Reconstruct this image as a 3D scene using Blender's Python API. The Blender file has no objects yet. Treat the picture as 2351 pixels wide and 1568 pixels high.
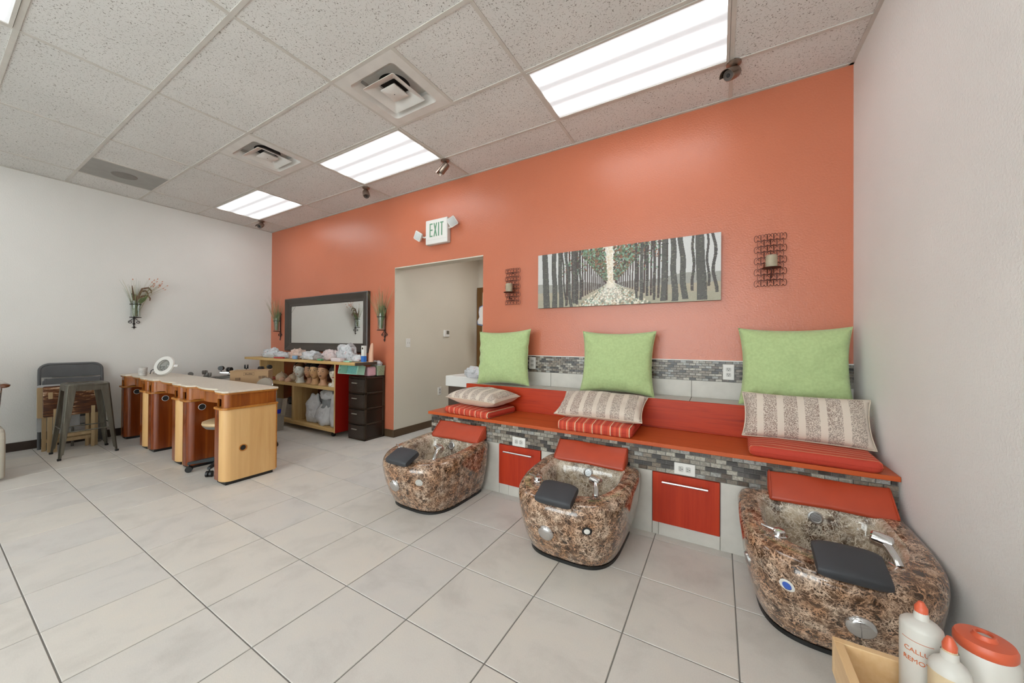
import bpy, bmesh, math, random
import numpy as np
from mathutils import Vector, Matrix, Euler, noise
random.seed(7)
PI = math.pi
C = bpy.context.scene.collection
SC = bpy.context.scene

# ------------------------------------------------------------------ camera, world, exposure
cam_d = bpy.data.cameras.new('camera')
cam = bpy.data.objects.new('camera', cam_d); C.objects.link(cam)
CAMPOS = Vector((-0.7496, -3.1677, 1.2189))
_r = Vector((0.85750347, 0.51443683, 0.0065228)); _u = Vector((-0.00265147, -0.00825934, 0.99996238)); _f = Vector((-0.51447135, 0.8574885, 0.0057184))
cam.matrix_world = Matrix(((_r.x, _u.x, -_f.x, CAMPOS.x), (_r.y, _u.y, -_f.y, CAMPOS.y), (_r.z, _u.z, -_f.z, CAMPOS.z), (0, 0, 0, 1)))
cam_d.sensor_fit = 'HORIZONTAL'; cam_d.sensor_width = 36.0
cam_d.lens = 820.1854 / 2351 * 36.0
cam_d.shift_x = (1175.5 - 1159.4865) / 2351
cam_d.shift_y = (780.6889 - 784.0) / 2351
cam_d.clip_start = 0.02; cam_d.clip_end = 60
SC.camera = cam

w = bpy.data.worlds.new('world'); SC.world = w; w.use_nodes = True
w.node_tree.nodes['Background'].inputs[0].default_value = (0.91, 0.96, 1.0, 1)
w.node_tree.nodes['Background'].inputs[1].default_value = 8.4
SC.view_settings.view_transform = 'Standard'
SC.view_settings.look = 'None'
SC.view_settings.gamma = 1.0
SC.view_settings.use_curve_mapping = False
SC.view_settings.exposure = 0.14
LAMP = 4.7            # emission of the fluorescent panels

# ------------------------------------------------------------------ helpers
def srgb(h):
    if isinstance(h, str):
        h = h.lstrip('#'); c = [int(h[i:i+2], 16)/255 for i in (0, 2, 4)]
    else: c = [v/255 for v in h]
    return tuple((v/12.92 if v <= 0.04045 else ((v+0.055)/1.055)**2.4) for v in c)

class MB:
    def __init__(s): s.v = []; s.f = []
    def add(s, vs, fs, m=None):
        o = len(s.v)
        if m is not None: vs = [m @ Vector(p) for p in vs]
        s.v += [tuple(p) for p in vs]; s.f += [tuple(i+o for i in f) for f in fs]
        return s
    def box(s, x0, x1, y0, y1, z0, z1, m=None):
        vs = [(x0,y0,z0),(x1,y0,z0),(x1,y1,z0),(x0,y1,z0),(x0,y0,z1),(x1,y0,z1),(x1,y1,z1),(x0,y1,z1)]
        return s.add(vs, [(3,2,1,0),(4,5,6,7),(0,1,5,4),(1,2,6,5),(2,3,7,6),(3,0,4,7)], m)
    def loft(s, rings, cap0=True, cap1=True, closed=True, m=None):
        n = len(rings[0]); vs = [p for r in rings for p in r]; fs = []
        for i in range(len(rings)-1):
            for k in range(n if closed else n-1):
                k2 = (k+1) % n
                fs.append((i*n+k, i*n+k2, (i+1)*n+k2, (i+1)*n+k))
        if cap0: fs.append(tuple(range(n-1, -1, -1)))
        if cap1: fs.append(tuple((len(rings)-1)*n+k for k in range(n)))
        return s.add(vs, fs, m)
    def lathe(s, prof, n=24, m=None, cap0=True, cap1=True):
        rings = [[(r*math.cos(2*PI*k/n), r*math.sin(2*PI*k/n), z) for k in range(n)] for r, z in prof]
        return s.loft(rings, cap0, cap1, True, m)
    def cyl(s, p0, p1, r0, r1=None, n=12, cap=True):
        p0 = Vector(p0); p1 = Vector(p1); r1 = r0 if r1 is None else r1
        d = (p1-p0); q = d.to_track_quat('Z', 'Y').to_matrix().to_4x4(); m = Matrix.Translation(p0) @ q
        return s.lathe([(r0, 0), (r1, d.length)], n, m, cap, cap)
    def tube(s, pts, r, n=8, caps=True):
        pts = [Vector(p) for p in pts]; rings = []
        up = None
        for i, p in enumerate(pts):
            t = (pts[min(i+1, len(pts)-1)] - pts[max(i-1, 0)])
            if t.length < 1e-9: t = Vector((0, 0, 1))
            t.normalize()
            if up is None:
                up = Vector((0, 0, 1)) if abs(t.z) < .9 else Vector((1, 0, 0))
            a = t.cross(up)
            if a.length < 1e-6: a = t.cross(Vector((1, .3, .2)))
            a.normalize(); b = a.cross(t); up = b
            rr = r[i] if isinstance(r, (list, tuple)) else r
            rings.append([tuple(p + a*math.cos(2*PI*k/n)*rr + b*math.sin(2*PI*k/n)*rr) for k in range(n)])
        return s.loft(rings, caps, caps)
    def prism(s, poly, z0, z1, m=None):
        return s.loft([[(x, y, z0) for x, y in poly], [(x, y, z1) for x, y in poly]], True, True, True, m)
    def sphere(s, c, r, n=12, k=8, sc=(1,1,1), m=None):
        c = Vector(c)
        rings = []
        for i in range(1, k):
            a = PI*i/k
            rings.append([(c.x+r*sc[0]*math.sin(a)*math.cos(2*PI*j/n), c.y+r*sc[1]*math.sin(a)*math.sin(2*PI*j/n), c.z-r*sc[2]*math.cos(a)) for j in range(n)])
        return s.loft(rings, True, True, True, m)
    def torus(s, R, r, n=24, k=8, m=None):
        vs = []; fs = []
        for i in range(n):
            a = 2*PI*i/n
            for j in range(k):
                b = 2*PI*j/k; q = R + r*math.cos(b)
                vs.append((q*math.cos(a), q*math.sin(a), r*math.sin(b)))
        for i in range(n):
            for j in range(k):
                i2, j2 = (i+1) % n, (j+1) % k
                fs.append((i*k+j, i2*k+j, i2*k+j2, i*k+j2))
        return s.add(vs, fs, m)

def chain(o):
    m = Matrix.Identity(4)
    while o is not None:
        m = o.matrix_basis @ m; o = o.parent
    return m

def build(mb, name, mat, parent=None, smooth=False, bevel=0.0, world=False, seg=2, ang=35, sub=0):
    """one mesh object; with world=True the vertices are world coordinates and become local to the parent"""
    me = bpy.data.meshes.new(name)
    vs = mb.v
    if world and parent is not None:
        inv = chain(parent).inverted(); vs = [inv @ Vector(p) for p in vs]
    me.from_pydata([tuple(p) for p in vs], [], mb.f)
    me.validate(); me.update()
    if smooth:
        me.polygons.foreach_set('use_smooth', [True]*len(me.polygons))
        me.set_sharp_from_angle(angle=math.radians(ang))
    me.materials.append(mat)
    o = bpy.data.objects.new(name, me); C.objects.link(o)
    if parent is not None: o.parent = parent
    if bevel > 0:
        b = o.modifiers.new('bevel', 'BEVEL'); b.width = bevel; b.segments = seg; b.limit_method = 'ANGLE'; b.angle_limit = math.radians(40)
    if sub:
        sm = o.modifiers.new('sub', 'SUBSURF'); sm.levels = sub; sm.render_levels = sub
    return o

def tag(o, label, cat, group=None):
    o['label'] = label; o['category'] = cat
    if group: o['group'] = group
    return o
def thing(name, label, cat, loc=(0, 0, 0), rotz=0, group=None):
    o = bpy.data.objects.new(name, None); C.objects.link(o); o.empty_display_size = .1
    o.location = loc; o.rotation_euler = (0, 0, rotz)
    return tag(o, label, cat, group)
def struct(o, kind='structure'):
    o['kind'] = kind; return o
def dup(root, loc=None, rot=None, label=None, group=None):
    r = root.copy(); C.objects.link(r)
    if loc is not None: r.location = loc
    if rot is not None: r.rotation_euler = rot
    if label: r['label'] = label
    if group: r['group'] = group
    for ch in list(root.children):
        c = ch.copy(); C.objects.link(c); c.parent = r
        for g in list(ch.children):
            d = g.copy(); C.objects.link(d); d.parent = c
    return r
def T(x, y, z): return Matrix.Translation((x, y, z))
def R(ax, deg): return Matrix.Rotation(math.radians(deg), 4, ax)

# ------------------------------------------------------------------ materials
def newmat(name):
    m = bpy.data.materials.new(name); m.use_nodes = True
    nt = m.node_tree; b = nt.nodes['Principled BSDF']
    return m, nt, b
def N(nt, t, **k):
    n = nt.nodes.new(t)
    for a, v in k.items():
        if a in ('operation', 'blend_type', 'data_type', 'feature', 'distance', 'wave_type', 'bands_direction', 'noise_dimensions', 'voronoi_dimensions', 'attribute_name', 'clamp', 'normalize'): setattr(n, a, v)
        else: n.inputs[a].default_value = v
    return n
def Lk(nt, a, b): nt.links.new(a, b)
def coords(nt, kind='Object', scale=(1, 1, 1), rot=(0, 0, 0)):
    tc = nt.nodes.new('ShaderNodeTexCoord'); mp = nt.nodes.new('ShaderNodeMapping')
    mp.inputs['Scale'].default_value = scale; mp.inputs['Rotation'].default_value = rot
    Lk(nt, tc.outputs[kind], mp.inputs['Vector']); return mp.outputs['Vector']
def wcoords(nt, scale=(1, 1, 1)):
    g = nt.nodes.new('ShaderNodeNewGeometry'); mp = nt.nodes.new('ShaderNodeMapping'); mp.inputs['Scale'].default_value = scale
    Lk(nt, g.outputs['Position'], mp.inputs['Vector']); return mp.outputs['Vector']
def ramp(nt, fac, stops, interp='LINEAR'):
    r = nt.nodes.new('ShaderNodeValToRGB'); r.color_ramp.interpolation = interp
    e = r.color_ramp.elements
    while len(e) > 1: e.remove(e[0])
    e[0].position = stops[0][0]; e[0].color = (*stops[0][1], 1)
    for p, c in stops[1:]:
        q = e.new(p); q.color = (*c, 1)
    Lk(nt, fac, r.inputs['Fac']); return r.outputs['Color']
def mixc(nt, fac, a, b, mode='MIX'):
    m = nt.nodes.new('ShaderNodeMix'); m.data_type = 'RGBA'; m.blend_type = mode
    for s, v in ((0, fac), (6, a), (7, b)):
        if isinstance(v, (int, float)): m.inputs[s].default_value = v
        elif isinstance(v, tuple): m.inputs[s].default_value = (*v[:3], 1)
        else: Lk(nt, v, m.inputs[s])
    return m.outputs[2]
def mth(nt, op, a, b=None, c=None):
    m = nt.nodes.new('ShaderNodeMath'); m.operation = op
    for i, v in enumerate((a, b, c)):
        if v is None: continue
        if isinstance(v, (int, float)): m.inputs[i].default_value = v
        else: Lk(nt, v, m.inputs[i])
    return m.outputs[0]
def bump(nt, b, h, strength=.2, dist=.01):
    n = nt.nodes.new('ShaderNodeBump'); n.inputs['Strength'].default_value = strength; n.inputs['Distance'].default_value = dist
    Lk(nt, h, n.inputs['Height']); Lk(nt, n.outputs['Normal'], b.inputs['Normal'])

def M(name, col, rough=.5, metal=0.0, var=.06, vs=8.0, bs=None, bstr=.15, bd=.004, spec=.5, coat=0, sheen=0):
    m, nt, b = newmat(name); col = srgb(col)
    b.inputs['Roughness'].default_value = rough; b.inputs['Metallic'].default_value = metal
    b.inputs['Specular IOR Level'].default_value = spec
    if coat: b.inputs['Coat Weight'].default_value = coat; b.inputs['Coat Roughness'].default_value = .08
    if sheen: b.inputs['Sheen Weight'].default_value = sheen
    v = coords(nt)
    nz = N(nt, 'ShaderNodeTexNoise', Scale=vs, Detail=3.0); Lk(nt, v, nz.inputs['Vector'])
    lo = tuple(c*(1-var) for c in col); hi = tuple(min(1, c*(1+var)) for c in col)
    Lk(nt, ramp(nt, nz.outputs['Fac'], [(.3, lo), (.7, hi)]), b.inputs['Base Color'])
    if bs:
        n2 = N(nt, 'ShaderNodeTexNoise', Scale=bs, Detail=2.0); Lk(nt, v, n2.inputs['Vector'])
        bump(nt, b, n2.outputs['Fac'], bstr, bd)
    return m

def wall_mat(name, col, rough=.6, bs=75, bstr=.35, var=.03):
    m, nt, b = newmat(name); col = srgb(col)
    v = wcoords(nt)
    nz = N(nt, 'ShaderNodeTexNoise', Scale=1.3, Detail=2.0); Lk(nt, v, nz.inputs['Vector'])
    Lk(nt, ramp(nt, nz.outputs['Fac'], [(.3, tuple(c*(1-var) for c in col)), (.7, tuple(c*(1+var) for c in col))]), b.inputs['Base Color'])
    b.inputs['Roughness'].default_value = rough
    n2 = N(nt, 'ShaderNodeTexNoise', Scale=bs, Detail=3.0, Roughness=.6); Lk(nt, v, n2.inputs['Vector'])
    bump(nt, b, n2.outputs['Fac'], bstr, .006)
    return m

def wood(name, c0, c1, c2=None, rough=.35, axis='Z', sc=1.0, coat=.0):
    """long grain along axis"""
    m, nt, b = newmat(name)
    st = {'X': (1.2, 14, 14), 'Y': (14, 1.2, 14), 'Z': (14, 14, 1.2)}[axis]
    v = coords(nt, 'Object', tuple(x*sc for x in st))
    nz = N(nt, 'ShaderNodeTexNoise', Scale=1.0, Detail=5.0, Roughness=.6, Distortion=.6); Lk(nt, v, nz.inputs['Vector'])
    st2 = tuple(x*6 if x > 5 else x for x in st); v2 = coords(nt, 'Object', tuple(x*sc for x in st2))
    n2 = N(nt, 'ShaderNodeTexNoise', Scale=1.0, Detail=2.0); Lk(nt, v2, n2.inputs['Vector'])
    f = mth(nt, 'ADD', mth(nt, 'MULTIPLY', nz.outputs['Fac'], .75), mth(nt, 'MULTIPLY', n2.outputs['Fac'], .25))
    c0, c1 = srgb(c0), srgb(c1); stops = [(.33, c0), (.66, c1)] if c2 is None else [(.33, c0), (.5, srgb(c2)), (.66, c1)]
    Lk(nt, ramp(nt, f, stops), b.inputs['Base Color'])
    b.inputs['Roughness'].default_value = rough
    if coat: b.inputs['Coat Weight'].default_value = coat; b.inputs['Coat Roughness'].default_value = .1
    bump(nt, b, n2.outputs['Fac'], .06, .002)
    return m

def floor_mat():
    m, nt, b = newmat('floor_tile_porcelain')
    oi = nt.nodes.new('ShaderNodeObjectInfo'); v = wcoords(nt)
    off = nt.nodes.new('ShaderNodeVectorMath'); off.operation = 'ADD'
    cx = nt.nodes.new('ShaderNodeCombineXYZ'); Lk(nt, mth(nt, 'MULTIPLY', oi.outputs['Random'], 37.0), cx.inputs[0]); Lk(nt, mth(nt, 'MULTIPLY', oi.outputs['Random'], 91.0), cx.inputs[1])
    Lk(nt, v, off.inputs[0]); Lk(nt, cx.outputs[0], off.inputs[1])
    n1 = N(nt, 'ShaderNodeTexNoise', Scale=3.5, Detail=6.0, Roughness=.62, Distortion=.4); Lk(nt, off.outputs[0], n1.inputs['Vector'])
    n2 = N(nt, 'ShaderNodeTexNoise', Scale=220.0, Detail=2.0); Lk(nt, v, n2.inputs['Vector'])
    c = ramp(nt, n1.outputs['Fac'], [(.30, srgb('#c4c0ba')), (.5, srgb('#d3cfc9')), (.72, srgb('#d8d2c9'))])
    c = mixc(nt, .10, c, ramp(nt, n2.outputs['Fac'], [(.3, srgb('#8f8a82')), (.7, srgb('#dcd7cf'))]))
    t = ramp(nt, oi.outputs['Random'], [(0, (.94, .94, .95)), (1, (1.0, .985, .96))])
    Lk(nt, mixc(nt, 1.0, c, t, 'MULTIPLY'), b.inputs['Base Color'])
    b.inputs['Roughness'].default_value = .42
    bump(nt, b, n2.outputs['Fac'], .05, .002)
    return m

def ceil_mat():
    m, nt, b = newmat('acoustic_ceiling_panel')
    v = wcoords(nt); v2 = wcoords(nt, (1, 1, 1))
    n1 = N(nt, 'ShaderNodeTexNoise', Scale=48.0, Detail=1.0, Distortion=.3); Lk(nt, v, n1.inputs['Vector'])
    n2 = N(nt, 'ShaderNodeTexNoise', Scale=95.0, Detail=1.0); Lk(nt, v2, n2.inputs['Vector'])
    worm = mth(nt, 'LESS_THAN', mth(nt, 'ABSOLUTE', mth(nt, 'SUBTRACT', n1.outputs['Fac'], .5)), .022)
    worm = mth(nt, 'MULTIPLY', worm, mth(nt, 'GREATER_THAN', n2.outputs['Fac'], .53))
    vo = N(nt, 'ShaderNodeTexVoronoi', Scale=120.0); Lk(nt, v, vo.inputs['Vector'])
    dots = mth(nt, 'LESS_THAN', vo.outputs['Distance'], .13)
    mk = mth(nt, 'MAXIMUM', worm, mth(nt, 'MULTIPLY', dots, .55))
    n3 = N(nt, 'ShaderNodeTexNoise', Scale=2.0); Lk(nt, v, n3.inputs['Vector'])
    base = ramp(nt, n3.outputs['Fac'], [(.3, srgb('#d6d4d0')), (.7, srgb('#dddbd7'))])
    Lk(nt, mixc(nt, mth(nt, 'MULTIPLY', mk, .8), base, srgb('#7d776e')), b.inputs['Base Color'])
    b.inputs['Roughness'].default_value = .9
    bump(nt, b, mth(nt, 'SUBTRACT', 1.0, mk), .5, .003)
    return m

def marble_mat(bowl=False):
    m, nt, b = newmat('emperador_marble_acrylic' if not bowl else 'emperador_marble_bowl')
    v0 = coords(nt); oi = nt.nodes.new('ShaderNodeObjectInfo'); cx = nt.nodes.new('ShaderNodeCombineXYZ'); Lk(nt, mth(nt, 'MULTIPLY', oi.outputs['Random'], 17.0), cx.inputs[0]); Lk(nt, mth(nt, 'MULTIPLY', oi.outputs['Random'], 29.0), cx.inputs[2])
    va0 = nt.nodes.new('ShaderNodeVectorMath'); va0.operation = 'ADD'; Lk(nt, v0, va0.inputs[0]); Lk(nt, cx.outputs[0], va0.inputs[1]); v = va0.outputs[0]
    def warp(src, scale, amt):
        nz = N(nt, 'ShaderNodeTexNoise', Scale=scale, Detail=4.0, Roughness=.65); Lk(nt, v, nz.inputs['Vector'])
        vm = nt.nodes.new('ShaderNodeVectorMath'); vm.operation = 'SCALE'; vm.inputs['Scale'].default_value = amt; Lk(nt, nz.outputs['Color'], vm.inputs[0])
        va = nt.nodes.new('ShaderNodeVectorMath'); va.operation = 'ADD'; Lk(nt, src, va.inputs[0]); Lk(nt, vm.outputs[0], va.inputs[1]); return va.outputs[0]
    w1 = warp(warp(v, 7.0, .10), 32.0, .035)
    def veins(scale, th):
        vo = N(nt, 'ShaderNodeTexVoronoi', feature='DISTANCE_TO_EDGE', Scale=scale); Lk(nt, w1, vo.inputs['Vector'])
        return ramp(nt, vo.outputs['Distance'], [(0.0, (1, 1, 1)), (th*.7, (.8, .8, .8)), (th*1.2, (0, 0, 0))])
    def patch(scale, lo, hi):
        n = N(nt, 'ShaderNodeTexNoise', Scale=scale, Detail=3.0, Roughness=.6); Lk(nt, v, n.inputs['Vector'])
        return ramp(nt, n.outputs['Fac'], [(lo, (0, 0, 0)), (hi, (1, 1, 1))])
    a = mixc(nt, patch(40.0, .36, .58), (0, 0, 0), veins(30.0, .055))
    c = mixc(nt, patch(16.0, .40, .62), (0, 0, 0), veins(75.0, .10))
    d = mixc(nt, patch(24.0, .50, .66), (0, 0, 0), veins(130.0, .11))
    vv = mixc(nt, 1.0, mixc(nt, 1.0, a, c, 'LIGHTEN'), d, 'LIGHTEN')
    n4 = N(nt, 'ShaderNodeTexNoise', Scale=26.0, Detail=4.0); Lk(nt, w1, n4.inputs['Vector'])
    base = ramp(nt, n4.outputs['Fac'], [(.3, srgb('#2a1a10')), (.5, srgb('#4a3322')), (.63, srgb('#614733')), (.75, srgb('#7d614a'))])
    n5 = N(nt, 'ShaderNodeTexNoise', Scale=12.0, Detail=2.0); Lk(nt, v, n5.inputs['Vector'])
    vein = ramp(nt, n5.outputs['Fac'], [(.35, srgb('#c4936f')), (.65, srgb('#dcc0a8'))])
    if bowl:      # bowl variant: paler patches in the base, one pale vein colour
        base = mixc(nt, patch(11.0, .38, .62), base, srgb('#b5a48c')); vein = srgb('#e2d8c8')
    Lk(nt, mixc(nt, vv, base, vein), b.inputs['Base Color'])
    b.inputs['Roughness'].default_value = .12; b.inputs['Coat Weight'].default_value = .4; b.inputs['Coat Roughness'].default_value = .04
    return m

MOS = [(0.0, srgb('#37322f')), (.16, srgb('#6d645a')), (.30, srgb('#8d877d')), (.44, srgb('#55493f')), (.56, srgb('#9d978c')), (.70, srgb('#776b5e')), (.82, srgb('#8b8a86')), (.92, srgb('#4b4643'))]
def mosaic_mat(name, attr):
    m, nt, b = newmat(name)
    if attr:
        a = nt.nodes.new('ShaderNodeAttribute'); a.attribute_name = 'rnd'; f = a.outputs['Fac']
    else:
        f = nt.nodes.new('ShaderNodeObjectInfo').outputs['Random']
    c = ramp(nt, f, MOS, 'CONSTANT')
    v = wcoords(nt)
    vm = N(nt, 'ShaderNodeTexNoise', Scale=55.0, Detail=5.0, Distortion=1.2); Lk(nt, v, vm.inputs['Vector'])
    s = ramp(nt, vm.outputs['Fac'], [(.40, (.78, .76, .74)), (.52, (1, 1, 1)), (.56, (1.45, 1.42, 1.36)), (.62, (1, 1, 1))])
    Lk(nt, mixc(nt, 1.0, c, s, 'MULTIPLY'), b.inputs['Base Color'])
    b.inputs['Roughness'].default_value = .3
    return m

def fabric(name, col, var=.08, bs=500):
    m, nt, b = newmat(name); col = srgb(col); v = coords(nt)
    wv = N(nt, 'ShaderNodeTexWave', Scale=160.0, Distortion=2.0); Lk(nt, v, wv.inputs['Vector'])
    w2 = nt.nodes.new('ShaderNodeTexWave'); w2.bands_direction = 'Z'; w2.inputs['Scale'].default_value = 160; w2.inputs['Distortion'].default_value = 2; Lk(nt, v, w2.inputs['Vector'])
    h = mth(nt, 'ADD', wv.outputs['Fac'], w2.outputs['Fac'])
    nz = N(nt, 'ShaderNodeTexNoise', Scale=60.0, Detail=4.0); Lk(nt, v, nz.inputs['Vector'])
    Lk(nt, ramp(nt, nz.outputs['Fac'], [(.3, tuple(c*(1-var) for c in col)), (.7, tuple(c*(1+var) for c in col))]), b.inputs['Base Color'])
    b.inputs['Roughness'].default_value = .85; b.inputs['Sheen Weight'].default_value = .2
    bump(nt, b, h, .08, .002)
    return m

def stripe_cushion(name, axis, pitch):
    m, nt, b = newmat(name); tc = nt.nodes.new('ShaderNodeTexCoord'); sp = nt.nodes.new('ShaderNodeSeparateXYZ'); Lk(nt, tc.outputs['Object'], sp.inputs[0])
    x = sp.outputs[axis]
    ph = mth(nt, 'FRACT', mth(nt, 'ADD', mth(nt, 'DIVIDE', x, pitch*2), 10.25))
    red, red2, cream = srgb('#b5402c'), srgb('#c95a3c'), srgb('#e6d2b2')
    c = ramp(nt, ph, [(0, red), (.10, red2), (.22, cream), (.255, srgb('#8d8a70')), (.27, red), (.42, red2), (.55, red), (.66, red2), (.722, cream), (.737, srgb('#a04c34')), (.757, cream), (.772, red2), (.86, red)], 'CONSTANT')
    nz = N(nt, 'ShaderNodeTexNoise', Scale=90.0, Detail=3.0); Lk(nt, tc.outputs['Object'], nz.inputs['Vector'])
    c = mixc(nt, .25, c, ramp(nt, nz.outputs['Fac'], [(.3, srgb('#a63a28')), (.7, srgb('#d0654a'))]), 'SOFT_LIGHT')
    Lk(nt, c, b.inputs['Base Color']); b.inputs['Roughness'].default_value = .8
    bump(nt, b, nz.outputs['Fac'], .1, .002)
    return m

def bolster_mat(half):
    m, nt, b = newmat('speckle_striped_fabric'); tc = nt.nodes.new('ShaderNodeTexCoord'); sp = nt.nodes.new('ShaderNodeSeparateXYZ'); Lk(nt, tc.outputs['Object'], sp.inputs[0])
    ph = mth(nt, 'FRACT', mth(nt, 'ADD', mth(nt, 'DIVIDE', sp.outputs['X'], .098), 10.3))
    band = mth(nt, 'GREATER_THAN', ph, .33)
    vo = N(nt, 'ShaderNodeTexNoise', Scale=230.0, Detail=1.0, Distortion=.8); Lk(nt, tc.outputs['Object'], vo.inputs['Vector'])
    spk = mth(nt, 'GREATER_THAN', vo.outputs['Fac'], .50)
    big = N(nt, 'ShaderNodeTexNoise', Scale=6.0); Lk(nt, tc.outputs['Object'], big.inputs['Vector'])
    dark = ramp(nt, big.outputs['Fac'], [(.35, srgb('#7f665c')), (.65, srgb('#8d8076'))])
    top = mixc(nt, mth(nt, 'MULTIPLY', band, spk), srgb('#cdbfb0'), dark)
    back = mth(nt, 'LESS_THAN', sp.outputs['Z'], -.004)
    c = mixc(nt, back, top, srgb('#c3a793'))
    Lk(nt, c, b.inputs['Base Color']); b.inputs['Roughness'].default_value = .75; b.inputs['Sheen Weight'].default_value = .2
    return m

def emis_lamp(nm='fluorescent_diffuser', LAMP=LAMP):
    m, nt, b = newmat(nm)
    tc = nt.nodes.new('ShaderNodeTexCoord'); sp = nt.nodes.new('ShaderNodeSeparateXYZ'); Lk(nt, tc.outputs['Object'], sp.inputs[0])
    # four tubes run along X above the prismatic lens: brighter streaks under each tube
    s = mth(nt, 'MULTIPLY', mth(nt, 'ADD', mth(nt, 'COSINE', mth(nt, 'MULTIPLY', sp.outputs['Y'], 2*PI/.19)), 1.0), .5)
    fd = nt.nodes.new('ShaderNodeMapRange'); fd.interpolation_type = 'SMOOTHSTEP'
    Lk(nt, mth(nt, 'ABSOLUTE', sp.outputs['X']), fd.inputs[0])
    for k_, v_ in ((1, .58), (2, .46), (3, .45), (4, 1.0)): fd.inputs[k_].default_value = v_
    e = mth(nt, 'MULTIPLY_ADD', mth(nt, 'MULTIPLY', mth(nt, 'MULTIPLY', s, s), fd.outputs[0]), 1.55*LAMP, .12*LAMP)
    b.inputs['Base Color'].default_value = (.35, .35, .35, 1); b.inputs['Roughness'].default_value = .4
    b.inputs['Emission Color'].default_value = (.97, .985, 1.0, 1)
    Lk(nt, e, b.inputs['Emission Strength'])
    return m

m_floor = floor_mat(); m_grout = M('grout_grey', '#7d7a75', .9)
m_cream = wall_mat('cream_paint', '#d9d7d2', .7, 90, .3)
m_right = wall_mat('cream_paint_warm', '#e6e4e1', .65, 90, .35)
m_orange = wall_mat('orange_eggshell_paint', '#bf6f52', .27, 80, .3)
m_hall = wall_mat('hall_cream_paint', '#cac2b2', .7, 90, .25)
m_ceil = ceil_mat(); m_grid = M('grid_white', '#c8c3bb', .5); m_vent = M('vent_white_paint', '#d6d2cc', .45)
m_slab = M('ceiling_slab_grey', '#8d8981', .9)
m_base = M('baseboard_brown', '#4d3a26', .45); m_based = M('baseboard_dark', '#33251c', .5)
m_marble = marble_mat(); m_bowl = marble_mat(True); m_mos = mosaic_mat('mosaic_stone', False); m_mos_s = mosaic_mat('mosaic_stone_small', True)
m_cherry = wood('cherry_laminate', '#7a3a10', '#b06a24', '#96521a', .25, 'Z', .7, .3)
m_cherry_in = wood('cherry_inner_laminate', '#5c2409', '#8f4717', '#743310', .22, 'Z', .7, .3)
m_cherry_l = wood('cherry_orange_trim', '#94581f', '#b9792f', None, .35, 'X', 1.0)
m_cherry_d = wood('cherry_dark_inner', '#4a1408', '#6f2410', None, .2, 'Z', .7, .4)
m_maple = wood('maple_laminate', '#c2935a', '#d8ae76', None, .38, 'Z', .5)
m_pine = wood('pine_board', '#b58f52', '#d3b077', None, .55, 'X', .8)
m_pine_v = wood('pine_board_upright', '#b08a52', '#cfae78', None, .55, 'Z', .8)
m_redwood = wood('red_stained_wood', '#8c2008', '#a02c10', '#b0350f', .42, 'X', 1.0)
m_redwood_s = wood('red_stained_seat', '#a23c14', '#b24b20', '#bb5528', .36, 'X', 1.0)
m_reddoor = wood('red_stained_door', '#9c2408', '#b43512', None, .5, 'Z', 1.5)
for _m in (m_redwood, m_redwood_s, m_reddoor): _m.node_tree.nodes['Principled BSDF'].inputs['Specular IOR Level'].default_value = .3
m_redpanel = M('cabinet_red_paint', '#8c1408', .4); m_vinyl = M('red_vinyl', '#ac3f22', .42, var=.1, vs=5, bs=40, bstr=.12)
m_stone = M('cream_stone_top', '#cfc3b2', .3, var=.07, vs=60)
m_tilew = M('cream_wall_tile', '#bfbab1', .45, var=.06, vs=12, bs=250, bstr=.05)
m_black = M('black_plastic', '#151413', .45); m_pad = M('charcoal_vinyl_pad', '#35363a', .55, bs=300, bstr=.08)
m_chrome = M('polished_chrome', '#d8d8d8', .08, 1.0, var=.01); m_steel = M('brushed_steel', '#b9b9b8', .3, 1.0)
m_iron = M('wrought_iron', '#241c19', .5, .3); m_bronze = M('bronze_scroll_metal', '#4a241b', .45, .4)
m_white = M('white_plastic', '#d8d5cf', .4, var=.02); m_whitedk = M('white_plastic_grey', '#b9b6b0', .45)
m_dark = M('dark_slot', '#1a1817', .7, var=.02)
m_gun = wood('gunmetal_worn', '#56534b', '#7d796d', '#67645a', .38, 'Z', 1.2); m_gun.node_tree.nodes['Principled BSDF'].inputs['Metallic'].default_value = .75
m_greych = M('folding_chair_grey', '#5a5c5e', .5); m_frame = M('mirror_frame_brown', '#3b332d', .38)
m_mirror = M('mirror_glass', '#e8eae8', .01, 1.0, var=.005)
m_green = fabric('green_pillow_fabric', '#a9bc84'); m_cardb = M('corrugated_cardboard', '#a0815f', .85); m_ink = M('printed_ink', '#4b3626', .8)
m_drawer = M('dark_brown_plastic', '#2d241d', .42, bs=60, bstr=.5, bd=.006); m_drawerf = M('dark_brown_frame', '#332619', .45); m_smoke = M('smoked_drawer_side', '#241910', .3)
m_candle = M('candle_wax', '#a2967f', .5, var=.15, vs=25)
m_grass = M('grass_green', '#5f7144', .6, var=.3, vs=30); m_grassp = M('grass_pale', '#a09a74', .6, var=.2, vs=30); m_brownleaf = M('brown_feather_leaf', '#6e5440', .7, var=.3, vs=40); m_bud = M('coral_bud', '#c98468', .6)
m_tan = M('tan_vinyl', '#c2a67e', .5); m_beige = M('beige_upholstery', '#aaa395', .6, bs=80); m_greypl = M('grey_plastic', '#77756f', .5)
m_amber = M('glossy_brown_wood', '#5b3117', .15, coat=.6)
m_sink = M('sink_white', '#dcdad5', .2, var=.01); m_vanity = M('vanity_dark_brown', '#46372c', .5)
m_doorp = M('door_beige', '#bdae94', .6); m_doorf = wood('door_casing_brown', '#5b3c16', '#714c1e', None, .4, 'Z', 1.0)
m_bluerim = M('blue_rim_plastic', '#6f84ac', .4)
m_lamp = emis_lamp(); m_hall_fill = emis_lamp('added_hall_diffuser', 14.0)
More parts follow.
